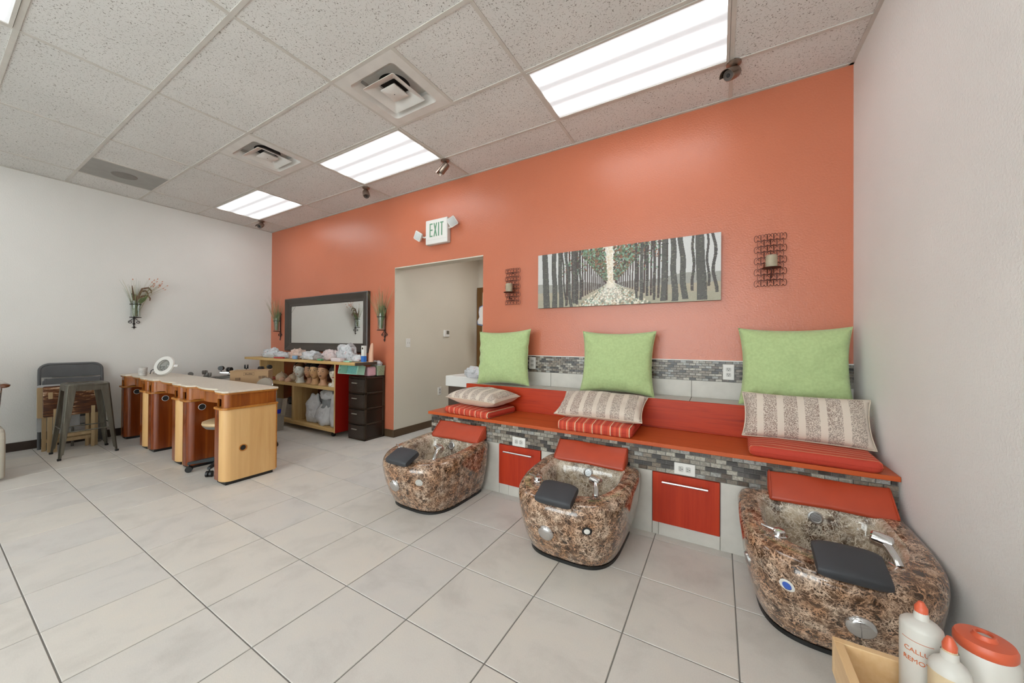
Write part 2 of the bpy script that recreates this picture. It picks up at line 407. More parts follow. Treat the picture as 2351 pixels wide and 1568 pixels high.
m_exitg = M('exit_green', '#5f8a6c', .5); m_mint = M('mint_plastic', '#9cc9b2', .45); m_pink = M('pink_plastic', '#c79aa2', .5); m_sage = M('sage_print_plastic', '#8f9c80', .5, var=.45, vs=160)
m_bluelb = M('blue_label', '#2f6fc0', .5); m_bluetape = M('blue_tape', '#1d32c0', .6); m_flesh = M('flesh_silicone', '#d3a58a', .5)
m_bagred = M('red_print_film', '#b03a34', .5); m_paper = M('paper_stack', '#8d8276', .8, var=.2, vs=90); m_purple = M('purple_zip', '#6a4fb0', .5)
m_bottle = M('milky_plastic', '#c6c2ba', .35, var=.02, spec=.4); m_cap = M('orange_red_cap', '#c95a3a', .4); m_otext = M('orange_print', '#c96a3c', .6)
m_liquid = M('amber_filled_plastic', '#c9b493', .35, var=.04)
m_cartw = wood('cart_light_wood', '#cfa878', '#e0c093', None, .45, 'Y', 1.0)
def glassy(name, col=(1, 1, 1), mixf=.16, rough=.03):
    m = bpy.data.materials.new(name); m.use_nodes = True; nt = m.node_tree; nt.nodes.clear()
    o = nt.nodes.new('ShaderNodeOutputMaterial'); mx = nt.nodes.new('ShaderNodeMixShader'); t = nt.nodes.new('ShaderNodeBsdfTransparent'); g = nt.nodes.new('ShaderNodeBsdfGlossy')
    t.inputs[0].default_value = (*col, 1); g.inputs['Roughness'].default_value = rough; mx.inputs[0].default_value = mixf
    lw = nt.nodes.new('ShaderNodeLayerWeight'); lw.inputs[0].default_value = .35
    nz = N(nt, 'ShaderNodeTexNoise', Scale=4.0); Lk(nt, mth(nt, 'MULTIPLY_ADD', lw.outputs['Facing'], .25, mth(nt, 'MULTIPLY_ADD', nz.outputs['Fac'], .02, mixf*.5)), mx.inputs[0])
    Lk(nt, t.outputs[0], mx.inputs[1]); Lk(nt, g.outputs[0], mx.inputs[2]); Lk(nt, mx.outputs[0], o.inputs[0]); return m
m_glass = glassy('clear_glass', (.93, .95, .94), .06)
def film(name, col, tr=.35):
    m, nt, b = newmat(name); b.inputs['Roughness'].default_value = .18; b.inputs['Base Color'].default_value = (*srgb(col), 1)
    v = coords(nt); nz = N(nt, 'ShaderNodeTexNoise', Scale=45.0, Detail=4.0, Distortion=1.0); Lk(nt, v, nz.inputs['Vector'])
    n2 = N(nt, 'ShaderNodeTexNoise', Scale=18.0, Detail=3.0, Distortion=.7); Lk(nt, v, n2.inputs['Vector'])
    c = srgb(col)
    Lk(nt, ramp(nt, n2.outputs['Fac'], [(.30, tuple(x*.55 for x in c)), (.45, c), (.62, tuple(min(1, x*1.12) for x in c)), (.70, (c[0]*.95, c[1]*.62, c[2]*.6))]), b.inputs['Base Color'])
    bump(nt, b, nz.outputs['Fac'], .45, .012); return m
m_film = film('clear_bag_film', '#c0c1c3'); m_bag = M('white_trash_bag', '#c7c7c8', .35, var=.08, vs=14, bs=22, bstr=.6, bd=.02)

# ------------------------------------------------------------------ room shell
XL, H, YF = -7.30, 3.057, -6.8
GX, GY, FT = -1.9041, -0.4186, 0.6096
DX0, DX1, DZ = -4.288, -2.930, 2.155       # doorway in the orange wall
HY = 1.83                                   # hall back wall

mb = MB(); mb.box(XL-.12, .12, YF-.1, HY+.1, -.06, -.003)
floor = struct(build(mb, 'floor', m_grout))
TA, TB, FX, FY = .4139, .422, -2.7522, -.7711
TG = .0025
tile_mesh = None
def floor_tile(x0, x1, y0, y1):
    global tile_mesh
    full = abs((x1-x0)-TA) < 1e-4 and abs((y1-y0)-TB) < 1e-4
    cx, cy = (x0+x1)/2, (y0+y1)/2
    if full and tile_mesh:
        o = bpy.data.objects.new('floor_tile', tile_mesh); C.objects.link(o)
    else:
        hx, hy = (x1-x0)/2-TG, (y1-y0)/2-TG
        if hx < .01 or hy < .01: return
        b = MB(); e = .0015
        b.loft([[(-hx, -hy, -.012), (hx, -hy, -.012), (hx, hy, -.012), (-hx, hy, -.012)], [(-hx, -hy, -e), (hx, -hy, -e), (hx, hy, -e), (-hx, hy, -e)],
                [(-hx+e, -hy+e, 0), (hx-e, -hy+e, 0), (hx-e, hy-e, 0), (-hx+e, hy-e, 0)]], False, True)
        o = build(b, 'floor_tile', m_floor)
        if full: tile_mesh = o.data
    o.parent = floor; o.location = (cx, cy, 0)
xs = [FX + k*TA for k in range(-11, 7)]; xs = [XL] + [x for x in xs if XL+.02 < x < -.02] + [0]
ys = [FY - r*TB for r in range(-1, 15)]; ys = [0.0] + [y for y in ys if YF < y < -.02] + [YF]
for a in range(len(xs)-1):
    for b_ in range(len(ys)-1):
        if xs[a] > -3.0 and ys[b_] > -.1: continue            # under the bench
        floor_tile(xs[a], xs[a+1], ys[b_+1], ys[b_])
hx = [DX0] + [x for x in xs if DX0+.02 < x < -1.62] + [-1.6]
hy = [0.0, .07, .07+TB, .07+2*TB, .07+3*TB, .07+4*TB, HY]
for a in range(len(hx)-1):
    for b_ in range(len(hy)-1):
        if hx[a+1] < -2.6: floor_tile(hx[a], hx[a+1], hy[b_], hy[b_+1])

mb = MB(); mb.box(XL-.12, DX0-.003, 0, .13, -.003, H+.05); mb.box(DX1, .12, 0, .13, -.003, H+.05); mb.box(DX0-.003, DX1, 0, .13, DZ, H+.05)
wall_back = struct(build(mb, 'wall_back', m_orange))
mb = MB(); mb.box(XL-.12, XL, YF, 0, -.003, H+.05); wall_left = struct(build(mb, 'wall_left', m_cream))
mb = MB(); mb.box(0, .12, YF, 0, -.003, H+.05); wall_right = struct(build(mb, 'wall_right', m_right))
mb = MB()                                    # unseen street side; windows added toward the right to bring daylight there
WZ0, WZ1 = .20, 2.90
WX = ((-4.6, -2.45), (-2.3, -.2))
mb.box(XL-.12, .12, YF-.12, YF, -.003, WZ0).box(XL-.12, .12, YF-.12, YF, WZ1, H+.05)
for x0, x1 in ((XL-.12, -4.6), (-2.45, -2.3), (-.2, .12)): mb.box(x0, x1, YF-.12, YF, WZ0, WZ1)
struct(build(mb, 'wall_front', m_cream))
for n, (x0, x1) in enumerate(WX):
    wr = struct(build(MB().box(x0, x1, YF-.075, YF-.065, WZ0, WZ1), 'window_%d' % (n+1), m_glass))
    f = MB()
    f.box(x0, x0+.05, YF-.1, YF-.03, WZ0, WZ1).box(x1-.05, x1, YF-.1, YF-.03, WZ0, WZ1).box(x0, x1, YF-.1, YF-.03, WZ0, WZ0+.05).box(x0, x1, YF-.1, YF-.03, WZ1-.05, WZ1)
    build(f, 'window_frame', m_base, wr)
# hall behind the doorway
struct(build(MB().box(DX0-.12, DX0, .001, HY+.12, -.003, 2.75), 'wall_hall_left', m_hall))
struct(build(MB().box(DX0, -1.48, HY, HY+.12, -.003, 2.75), 'wall_hall_back', m_hall))
struct(build(MB().box(-1.6, -1.48, .13, HY, -.003, 2.75), 'wall_hall_right', m_hall))
struct(build(MB().box(DX0-.12, -1.48, .13, HY+.12, 2.7, 2.75), 'ceiling_hall', m_hall))
struct(build(MB().box(DX0, DX1, .001, .13, DZ-.012, DZ), 'trim_1', m_hall))
# baseboards
def basebd(name, x0, x1, y0, y1, mat, cap):
    o = struct(build(MB().box(x0, x1, y0, y1, 0, .095), name, mat, bevel=.004)); return o
basebd('baseboard_left', XL, XL+.012, YF, -.012, m_based, None)
basebd('baseboard_back', XL, DX0, -.012, -.0, m_base, None)
basebd('baseboard_hall', DX0, DX0+.012, -.012, HY, m_base, None)
# thin perimeter angle below the panels
for n, bx in enumerate(((XL, 0, -.022, 0), (XL, XL+.022, YF, 0), (-.022, 0, YF, 0))):
    struct(build(MB().box(*bx, H-.003, H+.002), 'trim_%d' % (n+2), m_grid))

# ------------------------------------------------------------------ ceiling grid
ceiling = struct(build(MB().box(XL-.12, .12, YF-.1, .12, H+.10, H+.14), 'ceiling', m_slab))
ie = [(XL-GX)/FT, -8, -6, -4, -2, 0, 2, (0-GX)/FT]
je = [GY/FT] + list(range(0, 11)); jend = (GY-YF)/FT
je = [j for j in je if j < jend-.05] + [jend]
cells = []
for j0, j1 in zip(je, je[1:]):
    for i0, i1 in zip(ie, ie[1:]):
        j = round(j0) if j0 > -.5 else -1
        if j0 > -.01 and j in (0, 4, 8) and round(i0) in (-8, -4, 0) and i0 > -8.5: cells.append((i0, i1, j0, j1, 'light')); continue
        if j0 > -.01 and j == 1 and round(i0) == -2: cells += [(-2, -1, j0, j1, 'vent'), (-1, 0, j0, j1, 'panel')]; continue
        if j0 > -.01 and j == 1 and round(i0) == -6: cells += [(-6, -5, j0, j1, 'panel'), (-5, -4, j0, j1, 'vent')]; continue
        if j0 > -.01 and j == 2 and round(i0) == -8 and i0 > -8.5: cells += [(-8, -7, j0, j1, 'speaker'), (-7, -6, j0, j1, 'panel')]; continue
        cells.append((i0, i1, j0, j1, 'panel'))
lights, vents, speaker_c = [], [], None
pm = {}
for i0, i1, j0, j1, k in cells:
    x0, x1, y1, y0 = GX+i0*FT, GX+i1*FT, GY-j0*FT, GY-j1*FT
    c = ((x0+x1)/2, (y0+y1)/2)
    if k == 'light': lights.append(c); continue
    if k == 'vent': vents.append(c); continue
    if k == 'speaker': speaker_c = c; continue
    key = (round(x1-x0, 3), round(y1-y0, 3))
    if key not in pm:
        o = build(MB().box(-(x1-x0)/2+.004, (x1-x0)/2-.004, -(y1-y0)/2+.004, (y1-y0)/2-.004, .004, .018), 'ceiling_panel', m_ceil); pm[key] = o.data
    else:
        o = bpy.data.objects.new('ceiling_panel', pm[key]); C.objects.link(o)
    o.parent = ceiling; o.location = (*c, H)
for j in je[1:-1]:
    y = GY-j*FT
    build(MB().box(XL, 0, y-.012, y+.012, H-.0005, H+.006), 'grid_bar', m_grid, ceiling)
cm = {}
for j0, j1 in zip(je, je[1:]):
    y1, y0 = GY-j0*FT-.012, GY-j1*FT+.012
    xi = list(ie[1:-1])
    if abs(j0-1) < .01: xi += [-1, -5]
    if abs(j0-2) < .01: xi += [-7]
    for i in xi:
        key = round(y1-y0, 3)
        if key not in cm:
            o = build(MB().box(-.012, .012, -(y1-y0)/2, (y1-y0)/2, -.0004, .006), 'grid_bar', m_grid); cm[key] = o.data
        else:
            o = bpy.data.objects.new('grid_bar', cm[key]); C.objects.link(o)
        o.parent = ceiling; o.location = (GX+i*FT, (y0+y1)/2, H)

# ------------------------------------------------------------------ fluorescent troffers
def make_light():
    t = thing('ceiling_light', 'x', 'ceiling light', (0, 0, H))
    a, b = FT-.014, FT/2-.014; fr = MB()
    w_ = .016
    fr.box(-a, a, -b, -b+w_, -.004, .02).box(-a, a, b-w_, b, -.004, .02).box(-a, -a+w_, -b+w_, b-w_, -.004, .02).box(a-w_, a, -b+w_, b-w_, -.004, .02)
    build(fr, 'frame', m_grid, t)
    build(MB().box(-a+w_, a-w_, -b+w_, b-w_, .002, .008), 'diffuser', m_lamp, t)
    build(MB().box(-a, a, -b, b, .02, .08), 'housing', m_white, t)
    return t
LLAB = {(0, 0): 'large fluorescent ceiling light nearest the right wall above the tree painting', (0, -4): 'middle fluorescent ceiling light above the exit sign', (0, -8): 'smallest, farthest fluorescent ceiling light near the left wall corner',
        (4, -4): 'fluorescent ceiling light cut off by the upper left corner of the photo'}
proto = make_light(); first = True
for c in lights:
    i = round((c[0]-GX)/FT-1); j = round((GY-c[1])/FT-.5)
    lab = LLAB.get((j, i), 'fluorescent ceiling light behind the camera, row %s' % ('one' if j == 4 else 'two'))
    o = proto if first else dup(proto); first = False
    o.location = (*c, H); o['label'] = lab; o['group'] = 'fluorescent ceiling lights'
    if (j, i) not in LLAB: o['label'] = 'fluorescent ceiling light %s, %s' % ({-8: 'near the left wall', -4: 'along the middle of the room', 0: 'near the right wall'}[i], 'just above the camera' if j == 4 else 'close to the front wall')
hl = dup(proto, (-2.9, 1.0, 2.69), label='unseen ceiling light added to brighten the back hall', group='fluorescent ceiling lights')  # out-of-view lamp, added to brighten the hall
for c_ in hl.children:
    if c_.name.startswith('diffuser'): c_.data = c_.data.copy(); c_.data.materials[0] = m_hall_fill

# ------------------------------------------------------------------ square air diffusers
def sq(h, z): return [(-h, -h, z), (h, -h, z), (h, h, z), (-h, h, z)]
def rsq(h, z, r, n=4):
    p = []
    for cx, cy, a0 in ((h-r, -h+r, -90), (h-r, h-r, 0), (-h+r, h-r, 90), (-h+r, -h+r, 180)):
        for k in range(n+1):
            a = math.radians(a0+90*k/n); p.append((cx+r*math.cos(a), cy+r*math.sin(a), z))
    return p
def make_vent():
    t = thing('air_vent', 'x', 'air vent', (0, 0, H))
    b = MB(); b.loft([rsq(.293, -.001, .002), rsq(.222, -.003, .03), rsq(.215, .004, .03), rsq(.172, .040, .02), rsq(.168, .075, .02)], False, False)
    build(b, 'face_panel', m_vent, t, True, ang=30)
    build(MB().prism([(p[0], p[1]) for p in rsq(.175, 0, .02)], .066, .072), 'plenum', m_vent, t)
    build(MB().lathe([(.112, .0648), (.0001, .0648)], 32, None, False, False), 'duct', m_dark, t)
    b = MB(); b.loft([rsq(.075, .045, .012), rsq(.082, .040, .012), rsq(.140, .000, .012), rsq(.158, -.008, .014), rsq(.158, -.012, .014), rsq(.137, -.006, .012), rsq(.078, .034, .012), rsq(.075, .045, .012)], False, False)
    build(b, 'louvre_ring', m_vent, t, True, ang=30)
    b = MB(); b.loft([rsq(.03, .05, .008), rsq(.066, .012, .01), rsq(.072, .002, .01), rsq(.070, -.001, .01), rsq(.045, -.008, .01)], True, True)
    build(b, 'centre_cone', m_vent, t, True, ang=30)
    build(MB().lathe([(.004, -.0095), (.004, -.007)], 8), 'screw', m_dark, t)
    return t
v1 = make_vent()
for n, c in enumerate(sorted(vents, key=lambda c: -c[0])):
    o = v1 if n == 0 else dup(v1)
    o.location = (*c, H); o['group'] = 'square ceiling air vents'
    o['label'] = ['large square white air vent between the two nearer ceiling lights', 'smaller square white air vent near the speaker panel and the farthest ceiling light'][n]
t = thing('ceiling_speaker', 'grey metal ceiling panel with a round speaker grille near the left wall', 'speaker', (*speaker_c, H))
build(MB().box(-.293, .293, -.293, .293, .001, .012), 'panel', M('speaker_panel_grey', '#9b9994', .55), t)
build(MB().lathe([(.105, .001), (.10, -.004), (.0001, -.0045)], 32, cap0=False), 'grille', M('speaker_grille', '#8b8781', .7, bs=900, bstr=.8), t, True)

# ------------------------------------------------------------------ bullet cameras
def make_cctv(name_label, base, aim, group='bullet cameras on the ceiling'):
    t = thing('security_camera', name_label, 'camera', (base[0], base[1], H), 0, group); t.scale = (1.2, 1.2, 1.2)
    build(MB().lathe([(.036, -.001), (.036, -.008), (.024, -.018), (.012, -.02)], 20), 'mount', m_steelb, t, True)
    aim = Vector(aim).normalized(); piv = Vector((0, 0, -.055))
    build(MB().tube([(0, 0, -.018), (0, 0, -.04), piv + aim*.0], .0075, 8), 'stem', m_steelb, t, True)
    q = aim.to_track_quat('Z', 'Y').to_matrix().to_4x4(); m = Matrix.Translation(piv) @ q
    b = MB(); b.lathe([(.016, -.035), (.026, -.028), (.029, .0), (.029, .055), (.026, .06)], 20, m)
    body = build(b, 'body', m_steelb, t, True)
    # visor: open half shell above the body
    rings = []
    upl = q.inverted() @ Vector((0, 0, 1, 0)); a0 = math.atan2(upl.y, upl.x)
    for rr, z in ((.031, -.015), (.034, .02), (.035, .085), (.033, .085), (.032, .02), (.0295, -.015)):
        rings.append([tuple(m @ Vector((rr*math.cos(a0+x), rr*math.sin(a0+x), z))) for x in [math.radians(-85+17*k) for k in range(11)]])
    build(MB().loft(rings, False, False, False), 'visor', m_steelb, t, True)
    build(MB().lathe([(.024, .0605), (.024, .0615)], 20, m), 'lens_ring', m_leds, body, True)
    build(MB().lathe([(.010, .062), (.008, .065), (.0001, .066)], 16, m), 'lens', m_dark, body, True)
    return t
m_steelb = M('camera_brushed_metal', '#8c7c70', .3, .85); m_leds = M('camera_led_face', '#58504b', .4, bs=700, bstr=.8)
make_cctv('bullet camera beside the largest ceiling light, near the right wall', (-.673, -.405), (-.45, -.75, -.55))
make_cctv('bullet camera pointing down left at the near corner of the middle ceiling light', (-3.137, -.392), (-.62, -.12, -.62))
make_cctv('bullet camera at the far corner of the middle ceiling light, facing the room', (-4.382, -.372), (.5, -.28, -.62))
make_cctv('smallest, farthest bullet camera below the farthest ceiling light', (-6.794, -.40), (.55, -.62, -.5))

# ------------------------------------------------------------------ back wall tiling above the bench ledge
M1, M2 = .930, 1.083
def mosaic_stuff(name, x0, x1, z0, z1, rows, L, y, depth, parent, seed, stop=None):
    rnd = random.Random(seed); vs, fs, cols = [], [], []
    ph = (z1-z0)/rows; g = .0011
    for r in range(rows):
        zz0, zz1 = z0+r*ph+g, z0+(r+1)*ph-g
        x = x0 - (L*.5 if r % 2 else 0) - rnd.random()*.004
        while x < x1:
            a, b = max(x+g, x0), min(x+L-g, x1)
            x += L
            if b-a < .004: continue
            if stop and not stop(a, b): continue
            d = depth*(1+rnd.uniform(-.25, .25)); o = len(vs)
            vs += [(a, y, zz0), (b, y, zz0), (b, y, zz1), (a, y, zz1), (a+.0008, y-d, zz0+.0008), (b-.0008, y-d, zz0+.0008), (b-.0008, y-d, zz1-.0008), (a+.0008, y-d, zz1-.0008)]
            q = [(4, 5, 6, 7), (0, 1, 5, 4), (1, 2, 6, 5), (2, 3, 7, 6), (3, 0, 4, 7)]
            fs += [tuple(i+o for i in f) for f in q]; cols += [rnd.random()]*5
    me = bpy.data.meshes.new(name); me.from_pydata(vs, [], fs); me.materials.append(m_mos_s)
    at = me.attributes.new('rnd', 'FLOAT', 'FACE'); at.data.foreach_set('value', cols)
    o = bpy.data.objects.new(name, me); C.objects.link(o); o.parent = parent; o['kind'] = 'stuff'
    return o
build(MB().box(DX1, 0, -.008, 0, .79, M2+.004), 'tile_backing', m_grout, wall_back)
mosaic_stuff('mosaic_tiles', DX1, 0, M1, M2, 8, .044, -.008, .004, wall_back, 3)
tx = [DX1, -2.73, -2.129, -1.532, -.935, -.338, 0]
for a, b_ in zip(tx, tx[1:]):
    build(MB().box(a+.0015, b_-.0015, -.014, -.006, .80, M1-.001), 'wall_tile', m_tilew, wall_back, bevel=.001)
build(MB().box(DX1, 0, -.014, 0, M2+.001, M2+.008), 'edge_trim', m_white, wall_back)

# ------------------------------------------------------------------ pedicure bench
BY, BT, BX = -.70, .56, -3.01
bench = thing('pedicure_bench', 'long red wooden pedicure bench with stone mosaic front and cream tiles', 'bench', (BX/2, BY/2, 0))
build(MB().box(BX, -.001, BY+.012, -.02, 0, BT), 'body', m_grout, bench, world=True)
build(MB().box(BX-.02, -.002, BY-.025, -.275, BT, .585), 'seat_board', m_redwood_s, bench, bevel=.003, world=True)
build(MB().box(DX1, -.002, -.285, -.262, .585, .802), 'riser_board', m_redwood, bench, bevel=.003, world=True)
build(MB().box(DX1+.001, -.001, -.262, -.014, .56, .788), 'ledge_core', m_grout, bench, world=True)
for a, b_ in zip(tx, tx[1:]):
    build(MB().box(a+.002, b_-.002, -.261, -.0145, .786, .800), 'ledge_tile', m_tilew, bench, bevel=.001, world=True)
fx_ = [BX, -2.79, -2.276, -1.903, -1.59, -1.117, -.742, -.40, -.001]
for a, b_ in zip(fx_, fx_[1:]):
    if abs(a+2.276) < .01 or abs(a+1.117) < .01:           # below a drawer
        mid = -2.19 if a < -2 else -1.079
        for p, q in ((a, mid), (mid, b_)): build(MB().box(p+.001, q-.001, BY, BY+.013, .0, .079), 'front_tile', m_tilew, bench, bevel=.001, world=True)
    else: build(MB().box(a+.001, b_-.001, BY, BY+.013, .0, .398), 'front_tile', m_tilew, bench, bevel=.001, world=True)
# mosaic band: one object per stone tile, right-hand 300, the rest joined
TLm, ROW = .0545, 6
ph = (BT-.40)/ROW; g = .0013; d = .005
mt = build(MB().loft([[(-TLm/2+g, 0, -ph/2+g), (TLm/2-g, 0, -ph/2+g), (TLm/2-g, 0, ph/2-g), (-TLm/2+g, 0, ph/2-g)],
                      [(-TLm/2+g+.001, -d, -ph/2+g+.001), (TLm/2-g-.001, -d, -ph/2+g+.001), (TLm/2-g-.001, -d, ph/2-g-.001), (-TLm/2+g+.001, -d, ph/2-g-.001)]], False, True), 'mosaic_tile', m_mos)
build(MB().box(BX, -.001, BY+.004, BY+.013, .398, BT), 'mosaic_backing', m_grout, bench, world=True)
cnt = 0; firstm = True; loc0 = Vector(bench.location)
rnd = random.Random(5)
slots = []
for r in range(ROW):
    x = -.003 - (TLm/2 if r % 2 else 0)
    while x - TLm > BX: slots.append((x-TLm/2, .40+(r+.5)*ph)); x -= TLm
slots.sort(key=lambda s: -s[0])
for sx, sz in slots[:300]:
    o = mt if firstm else bpy.data.objects.new('mosaic_tile', mt.data)
    if not firstm: C.objects.link(o)
    firstm = False; o.parent = bench; o.location = Vector((sx, BY+.004-rnd.uniform(0, .0015), sz)) - loc0
xlim = slots[299][0]
ms = mosaic_stuff('mosaic_tiles', BX, xlim-TLm*.5, .40, BT, ROW, TLm, BY+.004, .005, bench, 9); ms.location = -loc0
ms = mosaic_stuff('mosaic_tiles', -.03, -.003, .40, BT, ROW, TLm, BY+.004, .005, bench, 19); ms.location = -loc0
for dx0, dx1 in ((-2.273, -1.906), (-1.114, -.745)):
    dr = build(MB().box(dx0, dx1, BY-.012, BY+.010, .083, .397), 'drawer_front', m_reddoor, bench, bevel=.002, world=True)
    c = (dx0+dx1)/2; hz = .352
    hb = MB().cyl((c-.125, BY-.046, hz), (c+.125, BY-.046, hz), .006, n=10)
    hb.cyl((c-.09, BY-.046, hz), (c-.09, BY-.01, hz), .0045, n=8).cyl((c+.09, BY-.046, hz), (c+.09, BY-.01, hz), .0045, n=8)
    build(hb, 'handle', m_steel, dr, True, world=True)

def outlet(label, c, nrm, horiz=False, switch=False, cat='outlet', group=None):
    """c: centre on the wall, nrm: unit normal out of the wall (axis aligned)"""
    t = thing('power_outlet' if not switch else 'light_switch', label, cat, c, 0, group)
    n = Vector(nrm); q = n.to_track_quat('Z', 'Y').to_matrix().to_4x4()
    side = Vector((0, 0, 1)).cross(n)
    bas = Matrix(((side.x, 0, n.x, 0), (side.y, 0, n.y, 0), (side.z, 1, n.z, 0), (0, 0, 0, 1)))
    if horiz: bas = bas @ R('Z', 90)
    b = MB(); b.loft([[(*p[:2], .0) for p in rr(.036, .058, .003)], [(*p[:2], .004) for p in rr(.036, .058, .003)], [(*p[:2], .006) for p in rr(.0335, .0555, .003)]], True, True, True, bas)
    build(b, 'faceplate', m_white, t, True, ang=25)
    if switch:
        for yy in (-.016, .016):
            b = MB(); b.box(-.006+yy, .006+yy, -.013, .013, .0055, .0095, bas); build(b, 'toggle', m_whitedk, t, bevel=.001)
        return t
    for yy in (-.02, .02):
        b = MB(); b.loft([[(p[0], p[1]+yy, .006) for p in rr(.0165, .014, .008, 5)], [(p[0], p[1]+yy, .0085) for p in rr(.0165, .014, .008, 5)]], False, True, True, bas)
        s = build(b, 'socket', m_whitedk, t, True, ang=25)
        b = MB(); b.box(-.0075, -.005, yy-.001, yy+.008, .0085, .0092, bas).box(.005, .0075, yy-.001, yy+.008, .0085, .0092, bas).lathe([(.0028, .0085), (.0028, .0092)], 10, bas @ T(0, yy-.007, 0))
        build(b, 'slots', m_dark, s)
    return t
def rr(hx_, hy_, r, n=3):
    p = []
    for cx, cy, a0 in ((hx_-r, -hy_+r, -90), (hx_-r, hy_-r, 0), (-hx_+r, hy_-r, 90), (-hx_+r, -hy_+r, 180)):
        for k in range(n+1):
            a = math.radians(a0+90*k/n); p.append((cx+r*math.cos(a), cy+r*math.sin(a)))
    return p
outlet('white outlet on the mosaic front above the red drawer at the left', (-2.093, BY-.006, .438), (0, -1, 0), True)
outlet('white outlet on the mosaic front above the larger red drawer at the right', (-.931, BY-.006, .443), (0, -1, 0), True)
outlet('upright white outlet on the wall mosaic left of the rightmost green pillow', (-.69, -.0145, 1.005), (0, -1, 0))
outlet('upright white outlet half hidden behind the leftmost green pillow', (-2.325, -.0145, 1.015), (0, -1, 0))
outlet('white double light switch on the hall wall inside the doorway', (DX0, .232, 1.20), (1, 0, 0), False, True, 'light switch')
outlet('low white outlet on the hall wall behind the end of the bench', (DX0, .86, .49), (1, 0, 0))
t = thing('thermostat', 'small white thermostat with grey screen on the hall wall', 'thermostat', (DX0, .995, 1.343))
build(MB().box(0, .022, -.06, .06, -.05, .05), 'housing', m_white, t, bevel=.005)
build(MB().box(.022, .0235, -.012, .05, -.012, .042), 'screen', M('thermostat_screen', '#6f6a5c', .3), t)

# ------------------------------------------------------------------ pedicure tubs
TUBX = (-2.665, -1.497, -.335)
TY = BY - .008
def outline(hw, yb, yf, nb=6.0, nf=2.7, n=64):
    yc = yb - .42*(yb-yf); p = []
    for k in range(n):
        a = 2*PI*k/n; c, s = math.cos(a), math.sin(a)
        e = nb if s >= 0 else nf
        ry = (yb-yc) if s >= 0 else (yc-yf)
        p.append((hw*math.copysign(abs(c)**(2/e), c), yc+ry*math.copysign(abs(s)**(2/e), s)))
    return p
TUB = [  # z, half width, back y, front y, front exponent, share of the rim slope
    (.016, .256, .0, -.588, 3.4, 0), (.03, .264, .0, -.602, 3.4, 0), (.10, .288, 0, -.640, 3.2, 0), (.20, .310, 0, -.680, 3.0, .2), (.29, .322, 0, -.704, 2.8, .6), (.345, .327, 0, -.713, 2.7, 1),
    (.375, .328, 0, -.710, 2.6, 1), (.395, .316, -.004, -.694, 2.6, 1), (.403, .298, -.012, -.672, 2.6, 1), (.404, .272, -.05, -.63, 2.6, 1), (.400, .245, -.085, -.575, 2.6, 1), (.388, .228, -.103, -.548, 2.6, 1),
    (.36, .217, -.116, -.530, 2.7, .8), (.30, .205, -.128, -.512, 2.8, .5), (.22, .190, -.142, -.49, 2.8, .2), (.175, .172, -.158, -.465, 2.8, 0), (.158, .140, -.185, -.43, 2.6, 0), (.153, .07, -.25, -.36, 2.2, 0)]
def ringpts(row):
    z, hw, yb, yf, nf, sl = row
    return [(x, y, z + sl*(.012 - .045*max(0, -y/.7)**1.4)) for x, y in outline(hw, yb, yf, 7.0, nf)]
def tub_front(x, z):
    """point and outward normal on the outer shell near the front for local x and height z"""
    best = None
    for a, b in zip(TUB[:6], TUB[1:7]):
        if a[0] <= z <= b[0]:
            f = (z-a[0])/(b[0]-a[0]); row = tuple(p+(q-p)*f for p, q in zip(a, b)); break
    pts = outline(row[1], row[2], row[3], 7.0, row[4], 256)
    k = min((i for i in range(256) if pts[i][1] < -.2), key=lambda i: abs(pts[i][0]-x))
    p0, p1 = Vector((*pts[k-3], 0)), Vector((*pts[(k+3) % 256], 0)); tn = (p1-p0).normalized()
    nrm = Vector((tn.y, -tn.x, -.30)).normalized()
    return Vector((pts[k][0], pts[k][1], z)), nrm
def disc(mb, p, nrm, prof, n=24, sc=(1, 1)):
    q = Vector(nrm).to_track_quat('Z', 'Y').to_matrix().to_4x4()
    mb.lathe(prof, n, Matrix.Translation(p) @ q @ Matrix.Diagonal((sc[0], sc[1], 1, 1))); return mb
m_bluebtn = M('blue_button', '#3f63b8', .35)
